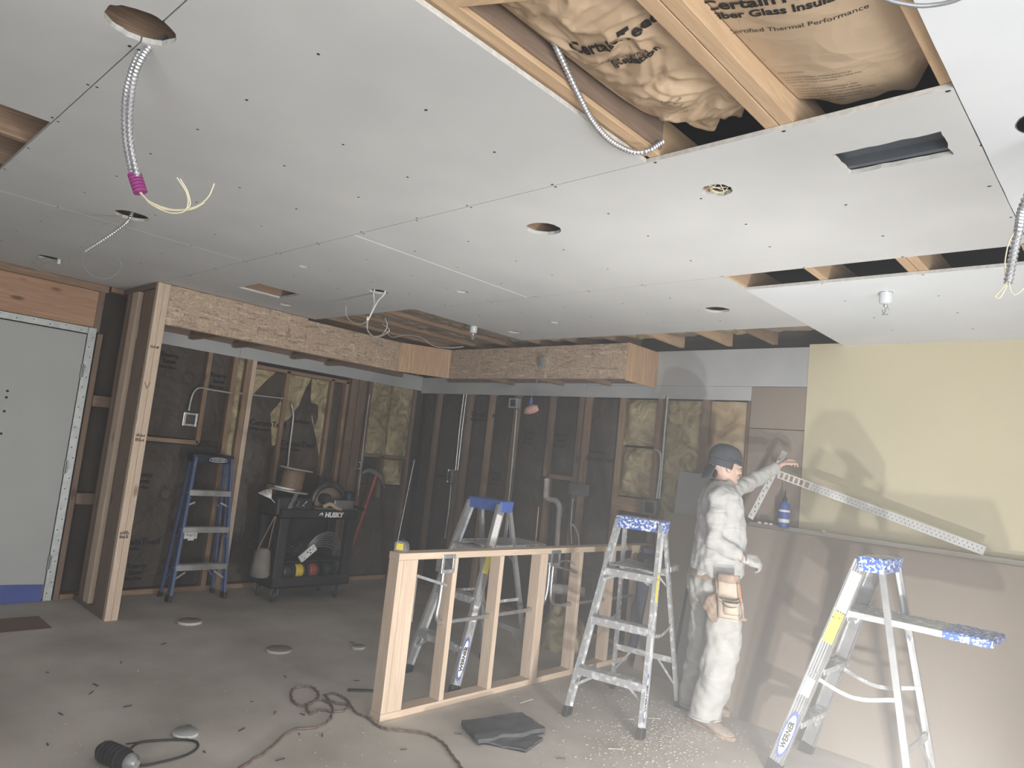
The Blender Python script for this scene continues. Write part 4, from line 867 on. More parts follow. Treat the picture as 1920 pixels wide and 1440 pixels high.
# lower shelf: coils, power strip and four wire spools
Z2 = .152
for k, (y, mat, lb_) in enumerate(((3.42, 'tool', 'dark wire spool at the left of the bottom shelf'), (3.535, 'yellow_pl', 'wire spool with yellow wire on the bottom cart shelf'), (3.68, 'red', 'wire spool with red wire on the bottom cart shelf'), (3.87, 'navy', 'wire spool with dark blue wire at the right of the bottom shelf'))):
    t = thing('wire_spool', lb_, 'spool', (-5.82, y, Z2+.11), 0, 'wire spools on the bottom cart shelf')
    m = MB(); m.lathe([(.001, -.052), (.082, -.052), (.082, -.046), (.03, -.045)], (0, 0, 0), (0, 1, 0)); m.build('flange', MT['black_pl'], t); m = MB(); m.lathe([(.03, .045), (.082, .046), (.082, .052), (.001, .052)], (0, 0, 0), (0, 1, 0)); m.build('flange', MT['black_pl'], t)
    m = MB(); m.lathe([(.02, -.044), (.064, -.044), (.068, -.02), (.064, 0), (.068, .02), (.064, .044), (.02, .044)], (0, 0, 0), (0, 1, 0)); m.build('winding', MT[mat], t)
ml = MB(); ml.bb(-6.08, -5.78, 3.30, 4.03, .345, .357); tag(ml.build('divider_board', MT['cart']), 'dark divider board resting over the wire spools on the cart', 'board')
cc = thing('coiled_cable', 'coil of pale grey metal-clad cable in the cart, right half', 'cable coil', (-5.84, 3.80, .36)); m = MB()
for k in range(7):
    r1, r2 = .17+.012*random.uniform(-1, 1), .10+.01*k; m.tube(catmull([V((-.03+.012*k+.05*math.sin(a), -.02+r1*math.cos(a), .02+.013*k+max(0, r2*math.sin(a)))) for a in [PI*j/9 for j in range(10)]], 3), .0065, 6)
m.build('loops', MT['grey_m'], cc)
cc2 = thing('coiled_cable', 'tangle of dark cable in the cart, left half', 'cable coil', (-5.84, 3.43, .36)); m = MB()
for k in range(7): m.tube(catmull([V((.02*k-.05, .10*math.cos(a+k), .03+.018*k+.03*math.sin(a*2+k))) for a in [2*PI*j/9 for j in range(9)]], 3), .006, 6)
m.build('loops', MT['tool'], cc2)
ps = thing('power_strip', 'small white outlet adaptor lying tilted on the cables in the cart', 'outlet adaptor', (-5.755, 3.59, .43)); ps.rotation_euler = (.65, -.1, 0)
m = MB(); m.bb(-.015, .015, -.095, .095, -.034, .034); m.build('body', MT['white_pl'], ps, bevel=.008)
m = MB()
for y, z in ((-.07, .015), (-.055, -.014), (.0, .012), (.02, -.012), (.03, .014), (.055, -.0), (.07, .014)): m.tube([(.0145, y, z), (.0165, y, z)], .0075 if abs(y) < .04 else .005, 10)
m.build('socket_hole', MT['black'], ps)
sb = thing('shoulder_bag', 'grey canvas bag hanging off the left end of the cart', 'bag', (-5.80, 3.17, .32)); m = MB()
m.loft([[V((-.09*a*c_, -.075*a*s_, z)) for c_, s_ in [(math.cos(2*PI*k/14), math.sin(2*PI*k/14)) for k in range(14)]] for a, z in ((.9, -.09), (1.08, -.07), (1.0, .02), (.85, .13), (.6, .16))]); m.build('bag', MT['canvas'], sb)
m = MB(); m.tube(catmull([(0, -.05, .15), (.02, .0, .30), (.02, .06, .44)], 5), .006, 6); m.tube(catmull([(0, .05, .15), (.02, .05, .30), (.02, .07, .44)], 5), .006, 6); m.build('strap', MT['dim'][2], sb)

# ================================================================= CONDUITS, BOXES AND PIPES ON THE WALLS
def abox(name, label, c, w_=.1, h_=.1, d_=.05, plane='B', mat='steel'):
    t = thing(name, label, 'electrical box', c)
    m = MB(); (m.bb(-w_/2, w_/2, -d_, 0, -h_/2, h_/2) if plane == 'B' else m.bb(0, d_, -w_/2, w_/2, -h_/2, h_/2)); m.build('box', MT[mat], t, bevel=.005)
    m = MB(); (m.bb(-w_*.32, w_*.32, -d_-.002, -d_, -h_*.34, h_*.34) if plane == 'B' else m.bb(d_, d_+.002, -w_*.32, w_*.32, -h_*.34, h_*.34)); m.build('opening', MT['tool'], t)
    for s in (-1, 1):
        m = MB(); (m.bb(s*w_*.42-.006, s*w_*.42+.006, -d_-.006, -d_, -h_*.5, h_*.5) if plane == 'B' else m.bb(d_, d_+.006, s*w_*.42-.006, s*w_*.42+.006, -h_*.5, h_*.5)); m.build('plaster_ear', MT[mat], t)
    return t
XA = -6.405; YB = 5.235
abox('outlet_box', 'shiny steel box ending the bent conduit on the left wall, above the blue ladder', ax(352, 786, -6.47)*1, .13, .125, .06, 'A')
P = lambda x, y, X=-6.40: ax(x, y, X)
pipe('conduit', 'thin conduit bending down from a stud to the shiny box on the left wall', 'conduit', [P(354, 770), P(358, 750), P(364, 735), P(375, 727), P(398, 731), P(435, 737)], .009, MT['steel_dull'])
pipe('conduit', 'thin horizontal conduit just right of the light stud near the tall blue ladder', 'conduit', [P(448, 737, -6.43), P(480, 741, -6.43), P(540, 748, -6.43)], .008, MT['steel_dull'], smooth=0)
pipe('conduit', 'tall conduit with a curved top behind the cable reel', 'conduit', [P(546, 757), P(550, 775), P(548, 800), P(543, 840), P(537, 905)], .010, MT['steel_dull'])
pipe('conduit', 'slender conduit on the brown lumber near the room corner', 'conduit', [P(693, 740), P(684, 810), P(671, 930)], .007, MT['steel_dull'])
abox('outlet_box', 'small box low on the slender conduit behind the cart', P(668, 872, -6.44), .05, .09, .04, 'A')
Q = lambda x, y, Y=5.21: ay(x, y, Y)
pipe('conduit', 'long thin steel rod slanting from the back corner towards the tape measure', 'conduit', [ax(777, 862, -6.385), ax(744, 1022, -6.37), V((-6.36, ax(734, 1075, -6.36).y-.05, .0))], .008, MT['steel'], smooth=0)
pipe('conduit', 'left conduit of the close pair on the back wall', 'conduit', [Q(870, 738), Q(862, 800), Q(854, 882)], .0085, MT['steel'], smooth=0)
pipe('conduit', 'right conduit of the close pair on the back wall', 'conduit', [Q(875, 738), Q(867, 800), Q(858, 882)], .0085, MT['steel'], smooth=0)
abox('outlet_box', 'upright steel box below the close pair of conduits', Q(849, 893, 5.22), .07, .15, .05)
pipe('conduit', 'dark conduit running down from the upright steel box', 'conduit', [Q(846, 908), Q(841, 960), Q(834, 1010)], .012, MT['grey_m'], smooth=0)
pipe('conduit', 'tall bright conduit running down left of the pink bag', 'conduit', [Q(969, 768), Q(962, 850), Q(954, 935), Q(943, 1030)], .010, MT['steel_dull'])
abox('outlet_box', 'square steel box at the top of the tall bright conduit, left of the pink bag', Q(969, 757, 5.22), .11, .1, .06, mat='steel_dull')
pipe('conduit', 'thin bright tube just right of the left aluminium ladder top', 'conduit', [Q(954, 950, 5.15), Q(950, 1000, 5.15), Q(946, 1030, 5.15)], .006, MT['steel'], smooth=0)
pipe('conduit', 'short conduit hooking over to the conduit pair right of the bare wool', 'conduit', [Q(1228, 843), Q(1238, 850), Q(1238, 880), Q(1231, 935)], .011, MT['steel_dull'])
pipe('conduit', 'straight tall conduit right of the bare wool bay', 'conduit', [Q(1252, 742), Q(1247, 800), Q(1243, 850), Q(1236, 935)], .010, MT['steel_dull'], smooth=0)
abox('outlet_box', 'dark steel box below the conduit pair, above the middle ladder', Q(1224, 952, 5.22), .13, .13, .06, mat='grey_m')
# plumbing
dp = thing('drain_pipe', 'pale plastic drain pipe with a sideways bend on the back wall', 'pipe', Q(1022, 900, 5.20)); o_ = Q(1022, 900, 5.20)
m = MB(); pts = [Q(1026, 897, 5.2), Q(1024, 925, 5.2), Q(1024, 933, 5.2)]; m.tube([p-o_ for p in pts], .03, 14); m.build('upper_pipe', MT['abs'], dp)
m = MB(); pts = catmull([Q(1024, 930, 5.2), Q(1030, 936, 5.2), Q(1042, 939, 5.19), Q(1049, 950, 5.18), Q(1048, 970, 5.18)], 5); m.tube([p-o_ for p in pts], .028, 14); m.build('trap_bend', MT['abs'], dp)
m = MB(); pts = [Q(1048, 965, 5.18), Q(1043, 1040, 5.18), Q(1034, 1150, 5.18)]; m.tube([p-o_ for p in pts], .024, 14); m.build('lower_pipe', MT['abs'], dp)
pipe('copper_tube', 'thin copper tube left of the pale drain pipe', 'pipe', [Q(1010, 950), Q(1007, 985), Q(1003, 1030), Q(995, 1100)], .007, MT['copper'], smooth=0)
pb2 = thing('plumbing_bracket', 'flat dark bracket plate with a supply pipe under it on the back wall', 'bracket', Q(1085, 925, 5.2)); o_ = Q(1085, 925, 5.2)
m = MB(); m.bb(-.10, .12, -.03, .0, -.015, .09); m.build('plate', MT['grey_m'], pb2, bevel=.004)
m = MB(); m.tube([Q(1074, 935)-o_, Q(1070, 985)-o_, Q(1072, 1020)-o_], .012, 10); m.build('supply_pipe', MT['grey_m'], pb2)
pipe('water_hose', 'grey curved supply hose just right of the bracket pipe', 'pipe', [Q(1073, 983), Q(1080, 992), Q(1085, 1010), Q(1086, 1040)], .010, MT['abs'])
wh = thing('drain_cylinder', 'white capped drain cylinder lying behind the knee wall', 'pipe', ay(1055, 1103, 5.0)); m = MB(); m.tube([(-.05, -.12, 0), (.18, .08, 0)], .045, 16); m.build('body', MT['abs'], wh); m = MB(); m.ell((-.055, -.125, 0), (.02, .035, .035)); m.build('valve', MT['copper'], wh)
pl = thing('wool_pile', 'loose bundle of dusty yellow wool on the floor behind the knee wall', 'insulation', (-3.62, 4.72, 0)); m = MB()
m.grid(lambda u, v: V(((.22+.05*noise.noise(V((u*5, v*4, 0))))*math.cos(2*PI*u)*math.sin(PI*v/2+.02), (.19+.05*noise.noise(V((u*6, v*4, 5))))*math.sin(2*PI*u)*math.sin(PI*v/2+.02), .30*math.cos(PI*v/2)*(1+.3*noise.noise(V((u*6, v*5, 9)))))), 28, 12); m.build('wool', MT['fluff'], pl)
# hanging saw-like horn on the corner
hs = thing('pickaxe', 'red-handled grey-headed pick standing behind the right end of the cart', 'pick', (-6.28, 4.62, 0)); o_ = V((-6.28, 4.62, 0))
m = MB(); a = ax(705, 892, -6.28)-o_; b = ax(686, 948, -6.28)-o_; d = (b-a).normalized(); m.tube([a, a+d*1.15*(a.z/1.15)/max(.2, -d.z)*.98], .017, 10); m.build('handle', MT['red'], hs)
m = MB(); pts = catmull([ax(x, y, -6.28)-o_ for x, y in ((678, 888), (690, 882), (705, 887), (716, 898), (721, 915))], 6); m.tube(pts, [.012+.02*math.sin(PI*k/(len(pts)-1)) for k in range(len(pts))], 8); m.build('head', MT['grey_m'], hs)

# ================================================================= CEILING FITTINGS
hg = thing('flexible_conduits', 'pair of flexible steel conduits bound with purple tape hanging from the large ceiling hole', 'conduit', (-2.0, .6, 2.6)); o_ = V((-2.0, .6, 2.6))
D = lambda x, y, t_: CAM + ray(x, y)*t_ - o_
hz1 = [D(318, 62, 2.10), D(306, 72, 2.06), D(280, 88, 2.0), D(256, 130, 1.95), D(245, 190, 1.93), D(244, 260, 1.93), D(258, 332, 1.94)]
hz2 = [D(310, 58, 2.14), D(296, 76, 2.08), D(262, 100, 2.02), D(242, 150, 1.98), D(234, 200, 1.96), D(236, 265, 1.96), D(249, 332, 1.96)]
for pts in (hz1, hz2):
    m = MB(); flexconduit(m, [pts[0]+V((.02, .03, .12))]+pts, .0095, .0125); m.build('flexible_conduit', MT['flex'], hg)
m = MB(); a, b = D(252, 326, 1.95), D(264, 362, 1.95)
for k in range(6): m.tube([a.lerp(b, k/6), a.lerp(b, (k+.85)/6)], [.018, .019], 12)
m.build('purple_tape', MT['purple'], hg)
m = MB()
for pts in (((262, 360), (280, 378), (310, 392), (340, 394), (356, 385), (352, 360), (338, 335)), ((264, 360), (282, 382), (315, 398), (342, 398), (352, 385), (350, 362), (332, 333)), ((262, 362), (285, 380), (325, 393), (365, 388), (390, 370), (402, 344)), ((264, 362), (290, 386), (325, 395), (360, 392), (383, 380))):
    m.tube(catmull([D(x, y, 1.95-.01*i) for i, (x, y) in enumerate(pts)], 6), .0018, 6)
m.build('wires', MT['wire'], hg)
def E(x, y, Y): return ay(x, y, Y)
h2 = thing('flexible_conduit', 'single flexible conduit stub slanting down from the oval hole at the left', 'conduit', (-4.0, 1.17, 2.6)); o_ = V((-4.0, 1.17, 2.6))
m = MB(); flexconduit(m, [(0, .03, .12), (0, .0, -.03), ax(236, 418, -4.02)-o_, ax(200, 445, -4.05)-o_, ax(158, 472, -4.1)-o_], .0095, .0125); m.build('conduit', MT['flex'], h2)
m = MB(); m.tube(catmull([ax(x, y, X)-o_ for x, y, X in ((228, 402, -4.0), (225, 412, -4.0), (190, 425, -4.02), (165, 450, -4.05), (157, 475, -4.1), (158, 500, -4.1), (175, 517, -4.1), (200, 522, -4.1), (222, 510, -4.08), (226, 492, -4.06), (212, 475, -4.05))], 6), .0016, 5); m.build('wires', MT['wire_dark'], h2)
h3 = thing('hanging_wires', 'bunch of thin wires looping from the far left ceiling hole above the wooden header', 'wires', (-5.79, 1.22, 2.56)); o_ = V((-5.79, 1.22, 2.56))
m = MB()
for pts in (((105, 487), (85, 484), (64, 490), (60, 500), (75, 508), (100, 512)), ((105, 487), (90, 492), (75, 500)), ((100, 487), (72, 486), (62, 497), (85, 510), (110, 522))): m.tube(catmull([ax(x, y, -5.79)-o_ for x, y in pts], 6), .0022, 5)
m.build('wires', MT['wire_dark'], h3); m = MB(); m.tube([(0, .06, .05), (0, .06, -.03)], .012, 10); m.build('connector', MT['white_pl'], h3)
hb_ = thing('hanging_cables', 'two pale cables looping out of the ceiling hole above the soffit corner', 'cables', (-4.04, 2.81, 2.56)); o_ = V((-4.04, 2.81, 2.56)); F_ = lambda x, y: ay(x, y, 2.81)-o_
m = MB(); m.tube(catmull([(-.03, 0, .08), F_(701, 548), F_(702, 570), F_(695, 590), F_(691, 598)], 6), .006, 8); m.tube(catmull([(.05, 0, .08), F_(722, 548), F_(708, 565), F_(696, 588), F_(691, 598)], 6), .006, 8); m.build('cables', MT['label_w'], hb_)
m = MB(); m.tube([F_(691, 594), F_(689, 600)], .011, 8); m.build('wire_nut', MT['white_pl'], hb_)
m = MB()
for pts in (((690, 599), (680, 607), (662, 605), (650, 592), (649, 575)), ((689, 599), (688, 615), (700, 630), (718, 626), (726, 610), (722, 597)), ((690, 600), (690, 622), (708, 632), (730, 620), (718, 608))): m.tube(catmull([F_(x, y) for x, y in pts], 6), .0022, 5)
m.build('wires', MT['label_w'], hb_)
m = MB(); m.tube(catmull([ay(x, y, 3.9) for x, y in ((722, 618), (735, 632), (760, 628), (790, 633), (812, 648), (840, 652), (868, 650))], 6), .004, 6); tag(m.build('cable', MT['label_w']), 'thin cable draped along the gap above the soffit corner', 'cable')
def sprinkler(c, label):
    t = thing('sprinkler_head', label, 'sprinkler', c)
    m = MB(); m.lathe([(.012, .02), (.034, .015), (.034, .0), (.03, -.004)], (0, 0, 0), n=20); m.build('escutcheon', MT['grey_m'], t)
    m = MB(); m.lathe([(.031, -.004), (.031, -.055), (.024, -.06), (.010, -.062)], (0, 0, 0), n=20); m.build('protective_cap', MT['clear'], t)
    m = MB(); m.lathe([(.008, -.06), (.010, -.075), (.006, -.08)], (0, 0, 0)); m.tube(catmull([(-.008, 0, -.075), (-.015, 0, -.092), (-.004, 0, -.115)], 5), .0025, 6); m.tube(catmull([(.008, 0, -.075), (.015, 0, -.092), (.004, 0, -.115)], 5), .0025, 6)
    m.tube([(0, 0, -.08), (0, 0, -.11)], .0035, 6); m.lathe([(.003, -.113), (.015, -.115), (.015, -.118), (.001, -.118)], (0, 0, 0)); m.build('deflector_frame', MT['steel'], t)
sprinkler((-1.06, 3.862, CZ), 'chrome fire sprinkler with cloudy cap in the bright ceiling panel on the right')
sprinkler((-4.23, 3.93, CZ+.002), 'chrome fire sprinkler at the ragged ceiling edge near the soffit')
# coiled conduit down through the big opening
fc = thing('flexible_conduit', 'flexible steel conduit sweeping along the left side of the big ceiling opening', 'conduit', (-1.2, 1.5, 2.6)); o_ = V((-1.2, 1.5, 2.6))
m = MB(); zc = 2.52
pts = [az(1020, 50, 2.66), az(1035, 72, 2.63), az(1060, 125, 2.60), az(1085, 178, 2.565), az(1112, 228, 2.545), az(1145, 264, 2.54), az(1185, 284, 2.54), az(1215, 282, 2.55), az(1241, 266, 2.60)]
flexconduit(m, [p-o_ for p in pts], .0095, .0125); m.build('conduit', MT['flex'], fc)
# right-hand edge fittings
fr_ = thing('flexible_conduit', 'flexible conduit with cut wires hanging down at the right edge of the picture', 'conduit', (-.2, 2.3, 2.56)); o_ = V((-.225, 2.24, 2.56))
fr_.location = o_
m = MB(); flexconduit(m, [(0.04, .02, .10), (.03, .05, -.02), ay(1925, 370, 2.44)-o_, ay(1908, 440, 2.40)-o_, ay(1890, 530, 2.38)-o_], .0125, .014); m.build('conduit', MT['flex'], fr_)
m = MB()
for pp in (((1890, 528), (1876, 545), (1866, 556), (1875, 558), (1888, 535)), ((1890, 530), (1884, 500), (1890, 460), (1900, 438)), ((1892, 530), (1896, 548), (1906, 552), (1922, 538))): m.tube(catmull([ay(x, y, 2.38)-o_ for x, y in pp], 6), .002, 5)
m.build('wires', MT['wire'], fr_)
pipe('cable', 'grey cable crossing the very top right of the picture under the ceiling', 'cable', [az(1600, -60, 2.50), az(1650, -8, 2.50), az(1700, 8, 2.50), az(1745, 10, 2.50), az(1800, -3, 2.50), az(1850, -40, 2.52)], .0045, MT['grey_m'])
t = thing('light_ring', 'round metal can light set in the bright ceiling panel at the right edge', 'recessed light', (-.225, 2.24, CZ)); m = MB(); m.lathe([(.083, .0), (.0845, .005), (.082, .12), (.001, .12), (.001, .115), (.079, .115), (.079, 0)], (0, 0, 0), n=32); m.build('can', MT['grey_m'], t)
t = thing('wire_tangle', 'small tangle of cream wires inside the round hole near the ceiling slot', 'wires', (-1.21, 2.262, CZ+.004)); m = MB()
for k in range(6):
    a = k*1.05; m.tube(catmull([(.05*math.cos(a), .05*math.sin(a), .01), (.02*math.cos(a+1.2), .03*math.sin(a+1.5), -.004), (-.03*math.cos(a), -.045*math.sin(a+.3), .008)], 5), .0018, 5)
m.build('wires', MT['wire'], t)
m = MB(); flexconduit(m, [(-.78, 3.37, ZJ+.02), (-.3, 3.36, ZJ+.025), (.4, 3.36, ZJ+.02)], .011, .014); tag(m.build('flexible_conduit', MT['flex']), 'flexible conduit lying in the right end of the long ceiling slot', 'conduit')

# ================================================================= THINGS ON THE FLOOR
for px, py, r_, lb_ in ((355, 1168, .088, 'round drywall cut-out farthest back, in front of the pale post'), (523, 1221, .086, 'round drywall cut-out with a notch, centre of the open floor'), (672, 1216, .05, 'small round drywall cut-out nearest the knee wall'), (347, 1378, .058, 'tilted round drywall cut-out beside the black tool and its cord')):
    p = az(px, py); t = MB(); tilt = .012 if py == 1378 else .0
    t.mi = 0; t.lathe([(.001, .0), (r_, .0), (r_, .018), (.001, .018)], (p.x, p.y, .001), (tilt*8, tilt*3, 1), n=30)
    t.mi = 1; t.lathe([(.001, .0182), (r_*.995, .0182), (r_*.99, .0186), (.001, .0187)], (p.x, p.y, .001), (tilt*8, tilt*3, 1), n=30)
    tag(t.build('drywall_disc', [MT['gyp_core'], MT['back' if py < 1300 else 'grey_panel']]), lb_, 'drywall cut-out', 'round drywall cut-outs on the floor')
gt = thing('cord_tool', 'black handheld cut-out tool lying at the bottom left of the floor', 'power tool', az(240, 1418)); o_ = az(240, 1418)
a = az(188, 1405, .045)-o_; b = az(243, 1428, .045)-o_; m = MB(); m.tube([a, a.lerp(b, .12), a.lerp(b, .5), a.lerp(b, .85), b], [.026, .042, .044, .042, .034], 16); m.build('body', MT['black_pl'], gt)
m = MB(); d = (b-a).normalized(); m.tube([b, b+d*.02, b+d*.045], [.036, .034, .016], 16); m.build('metal_collar', MT['alu'], gt)
m = MB()
for k in range(5): c = a.lerp(b, .2+.13*k); m.tube([c+V((0, 0, .0)), c+d*.006], .046, 16)
m.build('grip_ring', MT['tool'], gt)
cp = [(243, 1405), (262, 1392), (300, 1388), (345, 1387), (368, 1391), (369, 1403), (345, 1417), (300, 1429), (268, 1435), (250, 1432)]
m = MB(); m.tube(catmull([az(x, y, .007)-o_ for x, y in cp], 8), .0055, 8); m.build('cord', MT['black_pl'], gt)
def wob(pts, r, amp, n=8, f=14):
    q = catmull(pts, n); out = []
    for i, p in enumerate(q): out.append(p+V((math.sin(i*f*.1)*amp, math.cos(i*f*.13)*amp, 0)))
    return out
cpx = [(450, 1440), (500, 1408), (545, 1370), (590, 1364), (617, 1350), (624, 1330), (617, 1318), (600, 1312), (580, 1318), (562, 1323), (548, 1312), (547, 1295), (560, 1288), (585, 1288), (597, 1302), (590, 1314), (575, 1325), (583, 1338), (600, 1331), (625, 1334), (645, 1332), (655, 1320), (650, 1312), (635, 1303), (620, 1300), (612, 1308), (630, 1318), (655, 1322), (668, 1336), (690, 1346), (705, 1358), (722, 1366), (760, 1370), (800, 1376), (830, 1392), (845, 1412), (866, 1440), (880, 1470)]
cpx = [(380, 1500)]+cpx
m = MB(); m.tube(wob([az(x, y, .0075) for x, y in cpx], .006, .004), .0062, 8); tag(m.build('extension_cord', MT['cord']), 'wavy brown extension cord coiled left of the knee wall and trailing across the floor', 'cord')
# dark felt cloth folded on the floor
fc_ = thing('folded_cloth', 'dark grey felt cloth folded on the floor before the ladders', 'cloth', az(940, 1378)); o_ = az(940, 1378)
def quad(pts, z, th, nm, sd):
    c = [az(x, y, 0)-o_ for x, y in pts]
    def S(u, v): p = c[0].lerp(c[1], u).lerp(c[3].lerp(c[2], u), v); return V((p.x+.02*noise.noise(V((u*4+sd, v*4, 7))), p.y+.02*noise.noise(V((u*4+sd, v*4, 3))), z+.006*noise.noise(V((u*3+sd, v*3, 0)))+.006))
    m = MB(); m.grid(lambda u, v: S(u, v)+V((0, 0, th)), 16, 12)
    for f in (lambda u, v: S(u, 0)+V((0, 0, th*(1-v)-.002*v)), lambda u, v: S(u, 1)+V((0, 0, th*(1-v))), lambda u, v: S(0, u)+V((0, 0, th*(1-v))), lambda u, v: S(1, u)+V((0, 0, th*(1-v)))): m.grid(f, 16, 1)
    m.grid(lambda u, v: V((S(u, v).x, S(u, v).y, max(.001, z))), 4, 4); return m.build(nm, MT['cloth'], fc_)
quad([(864, 1363), (978, 1347), (1022, 1378), (896, 1400)], .008, .022, 'top_fold', 1); quad([(905, 1395), (980, 1375), (1018, 1388), (985, 1412)], .0, .009, 'bottom_fold', 5)
m = MB(); m.bb(-.18, .18, -.28, .28, 0, .004); p = az(18, 1180); o = m.build('hardboard_sheet', MT['dim'][1], None); o.location = (p.x-.1, p.y-.05, 0.0005); tag(o, 'thin brown hardboard sheet on the floor at the left edge', 'board')
p = az(683, 1297); m = MB(); m.beam((p.x-.06, p.y-.08, .006), (p.x+.03, p.y+.05, .006), .022, .010); tag(m.build('wood_offcut', MT['tool']), 'short dark offcut on the floor left of the knee wall foot', 'offcut')
# shavings and drywall crumbs: nobody could count them
m = MB(); random.seed(11)
for k in range(1500):
    if k < 900: px, py = random.gauss(1240, 75), random.gauss(1375, 34)
    elif k < 1150: px, py = random.gauss(1180, 110), random.gauss(1290, 25)
    else: px, py = random.uniform(60, 1500), random.uniform(1190, 1440)
    if py < 1190: continue
    p = az(px, py, .002)
    if p.y > 4.4 or p.x < -5.9: continue
    s = random.uniform(.002, .006)*(.8 if k > 1150 else 1); a = random.uniform(0, PI)
    m.box(p+V((0, 0, s*.2)), (s*random.uniform(1, 2.4), s, s*.5), Matrix.Rotation(a, 3, 'Z'))
tag(m.build('floor_crumbs', MT['dust']), 'pale wood dust and drywall crumbs scattered over the floor', 'debris', None, 'stuff')
m = MB()
for k in range(34):
    px, py = random.uniform(80, 1050), random.uniform(1180, 1430); p = az(px, py, .004)
    if p.x < -5.9: continue
    a = random.uniform(0, PI); m.beam(p, p+V((math.cos(a), math.sin(a), 0))*random.uniform(.015, .05), .004, .004)
tag(m.build('dark_splinters', MT['tool']), 'dark nails and splinters scattered on the floor', 'debris', None, 'stuff')
for px, py, lb_ in ((1215, 1346, 'pale wood sliver under the middle ladder, left'), (1165, 1347, 'longer pale wood sliver left of the middle ladder foot'), (1140, 1403, 'curled pale shaving near the ladder front foot'), (975, 1318, 'upright torn paper scrap on the floor behind the folded cloth')):
    p = az(px, py, .004); m = MB(); m.beam(p, p+V((.05, .06, .002 if px != 975 else .03)), .012, .003); tag(m.build('wood_sliver', MT['dust']), lb_, 'debris', 'slivers on the floor')

# ================================================================= THE WORKER
mn = thing('person', 'person in off-white work clothes and backward charcoal cap, reaching to the wall square', 'person', (-2.08, 4.25, 0)); MO = V((-2.08, 4.25, 0))
fd = V((.62, .78, 0)).normalized(); sd_ = V((fd.y, -fd.x, 0)); up = V((0, 0, 1))
def K(x, y, Y): return ay(x, y, Y)-MO
def ring(c, a, b, A=fd, B=sd_, n=20, sq=2.0):
    out = []
    for k in range(n):
        t = 2*PI*k/n; ct_, st_ = math.cos(t), math.sin(t)
        out.append(c+A*a*math.copysign(abs(ct_)**(2/sq), ct_)+B*b*math.copysign(abs(st_)**(2/sq), st_))
    return out
def remesh(o, vox, smooth=2, disp=0, dscale=.08, tex='CLOUDS', sub=False):
    r = o.modifiers.new('remesh', 'REMESH'); r.mode = 'VOXEL'; r.voxel_size = vox; r.use_smooth_shade = True
    if smooth: s = o.modifiers.new('smooth', 'SMOOTH'); s.iterations = smooth; s.factor = .6
    if disp:
        t = bpy.data.textures.new('folds', tex); t.noise_scale = dscale
        if tex == 'CLOUDS': t.noise_depth = 1
        d = o.modifiers.new('folds', 'DISPLACE'); d.texture = t; d.strength = disp; d.mid_level = .5; d.texture_coords = 'LOCAL'
        s = o.modifiers.new('smooth2', 'SMOOTH'); s.iterations = 1
    return o
PEL = K(1336, 1078, 4.27); CH = K(1350, 955, 4.27); NK = K(1354, 912, 4.28); HD = K(1360, 873, 4.30)
shR = K(1350, 934, 4.14); elR = K(1340, 1012, 4.10); wrR = K(1391, 1046, 4.17)
shL = K(1368, 921, 4.40); elL = K(1412, 901, 4.66); wrL = K(1456, 877, 4.86)
def hand(mb, w, d, n, side, curl, thin=1.0, spread=.18, lens=(1, 1.08, 1.0, .82)):
    # w wrist, d pointing direction, n back-of-hand normal, side = towards the thumb
    d = d.normalized(); n = (n-d*n.dot(d)).normalized(); sv = d.cross(n)*side
    L = .085; mb.loft([ring(w-d*.03, .021*thin, .028*thin, n, sv), ring(w, .019*thin, .030*thin, n, sv), ring(w+d*.03, .018*thin, .040*thin, n, sv), ring(w+d*L*.8, .016*thin, .043*thin, n, sv), ring(w+d*L, .012*thin, .040*thin, n, sv)])
    for i in range(4):
        off = (1.5-i)*.0205; p = w+d*(L*.93-.004*abs(i-1))+sv*off; a = 0; pts = [p-d*.02]; dd = (d+sv*off*spread*8).normalized(); ln = [.040, .026, .021]
        R = Matrix.Rotation(0, 3, sv)
        pts.append(p)
        for j, l_ in enumerate(ln):
            a += curl[j] if not isinstance(curl[0], tuple) else curl[i][j]
            v = dd*math.cos(a)-n*math.sin(a); p = p+v*l_*lens[i]; pts.append(p)
        mb.tube(pts, [.0088*thin, .0092*thin, .0085*thin, .0078*thin, .0062*thin], 10); mb.ell(pts[-1], (.0065, .0065, .0065), n=8, m=5)
    p = w+d*.022+sv*.026; tv = (d*.62+sv*.62-n*.45).normalized(); q = p+tv*.042; tv2 = (d*.85+sv*.1-n*.5).normalized(); r = q+tv2*.032; e = r+(tv2-n*.2).normalized()*.024
    mb.tube([p-tv*.012, p, q, r, e], [.013*thin, .0125*thin, .0105*thin, .0098*thin, .0075*thin], 10); mb.ell(e, (.0078, .0078, .0078), n=8, m=5)
# --- body: one continuous surface
m = MB()
c = HD
hr = []
for z, a, b, sh in ((-.115, .030, .028, .045), (-.105, .050, .042, .032), (-.085, .066, .053, .020), (-.055, .079, .062, .010), (-.02, .088, .070, .003), (.02, .096, .075, -.002), (.06, .093, .073, -.006), (.09, .075, .06, -.008), (.11, .045, .036, -.008), (.118, .012, .01, -.008)):
    hr.append(ring(c+up*z+fd*sh, a, b))
m.loft(hr)
m.ell(c+fd*.092-up*.028, (.018, .012, .022), Matrix((fd, sd_, up)).transposed())      # nose
m.ell(c+fd*.106-up*.038, (.012, .011, .009), Matrix((fd, sd_, up)).transposed())
for s in (-1, 1): m.ell(c+fd*.088+sd_*s*.03-up*.0, (.009, .02, .008), Matrix((fd, sd_, up)).transposed()); m.ell(c+fd*.062+sd_*s*.045-up*.035, (.02, .016, .018), Matrix((fd, sd_, up)).transposed())
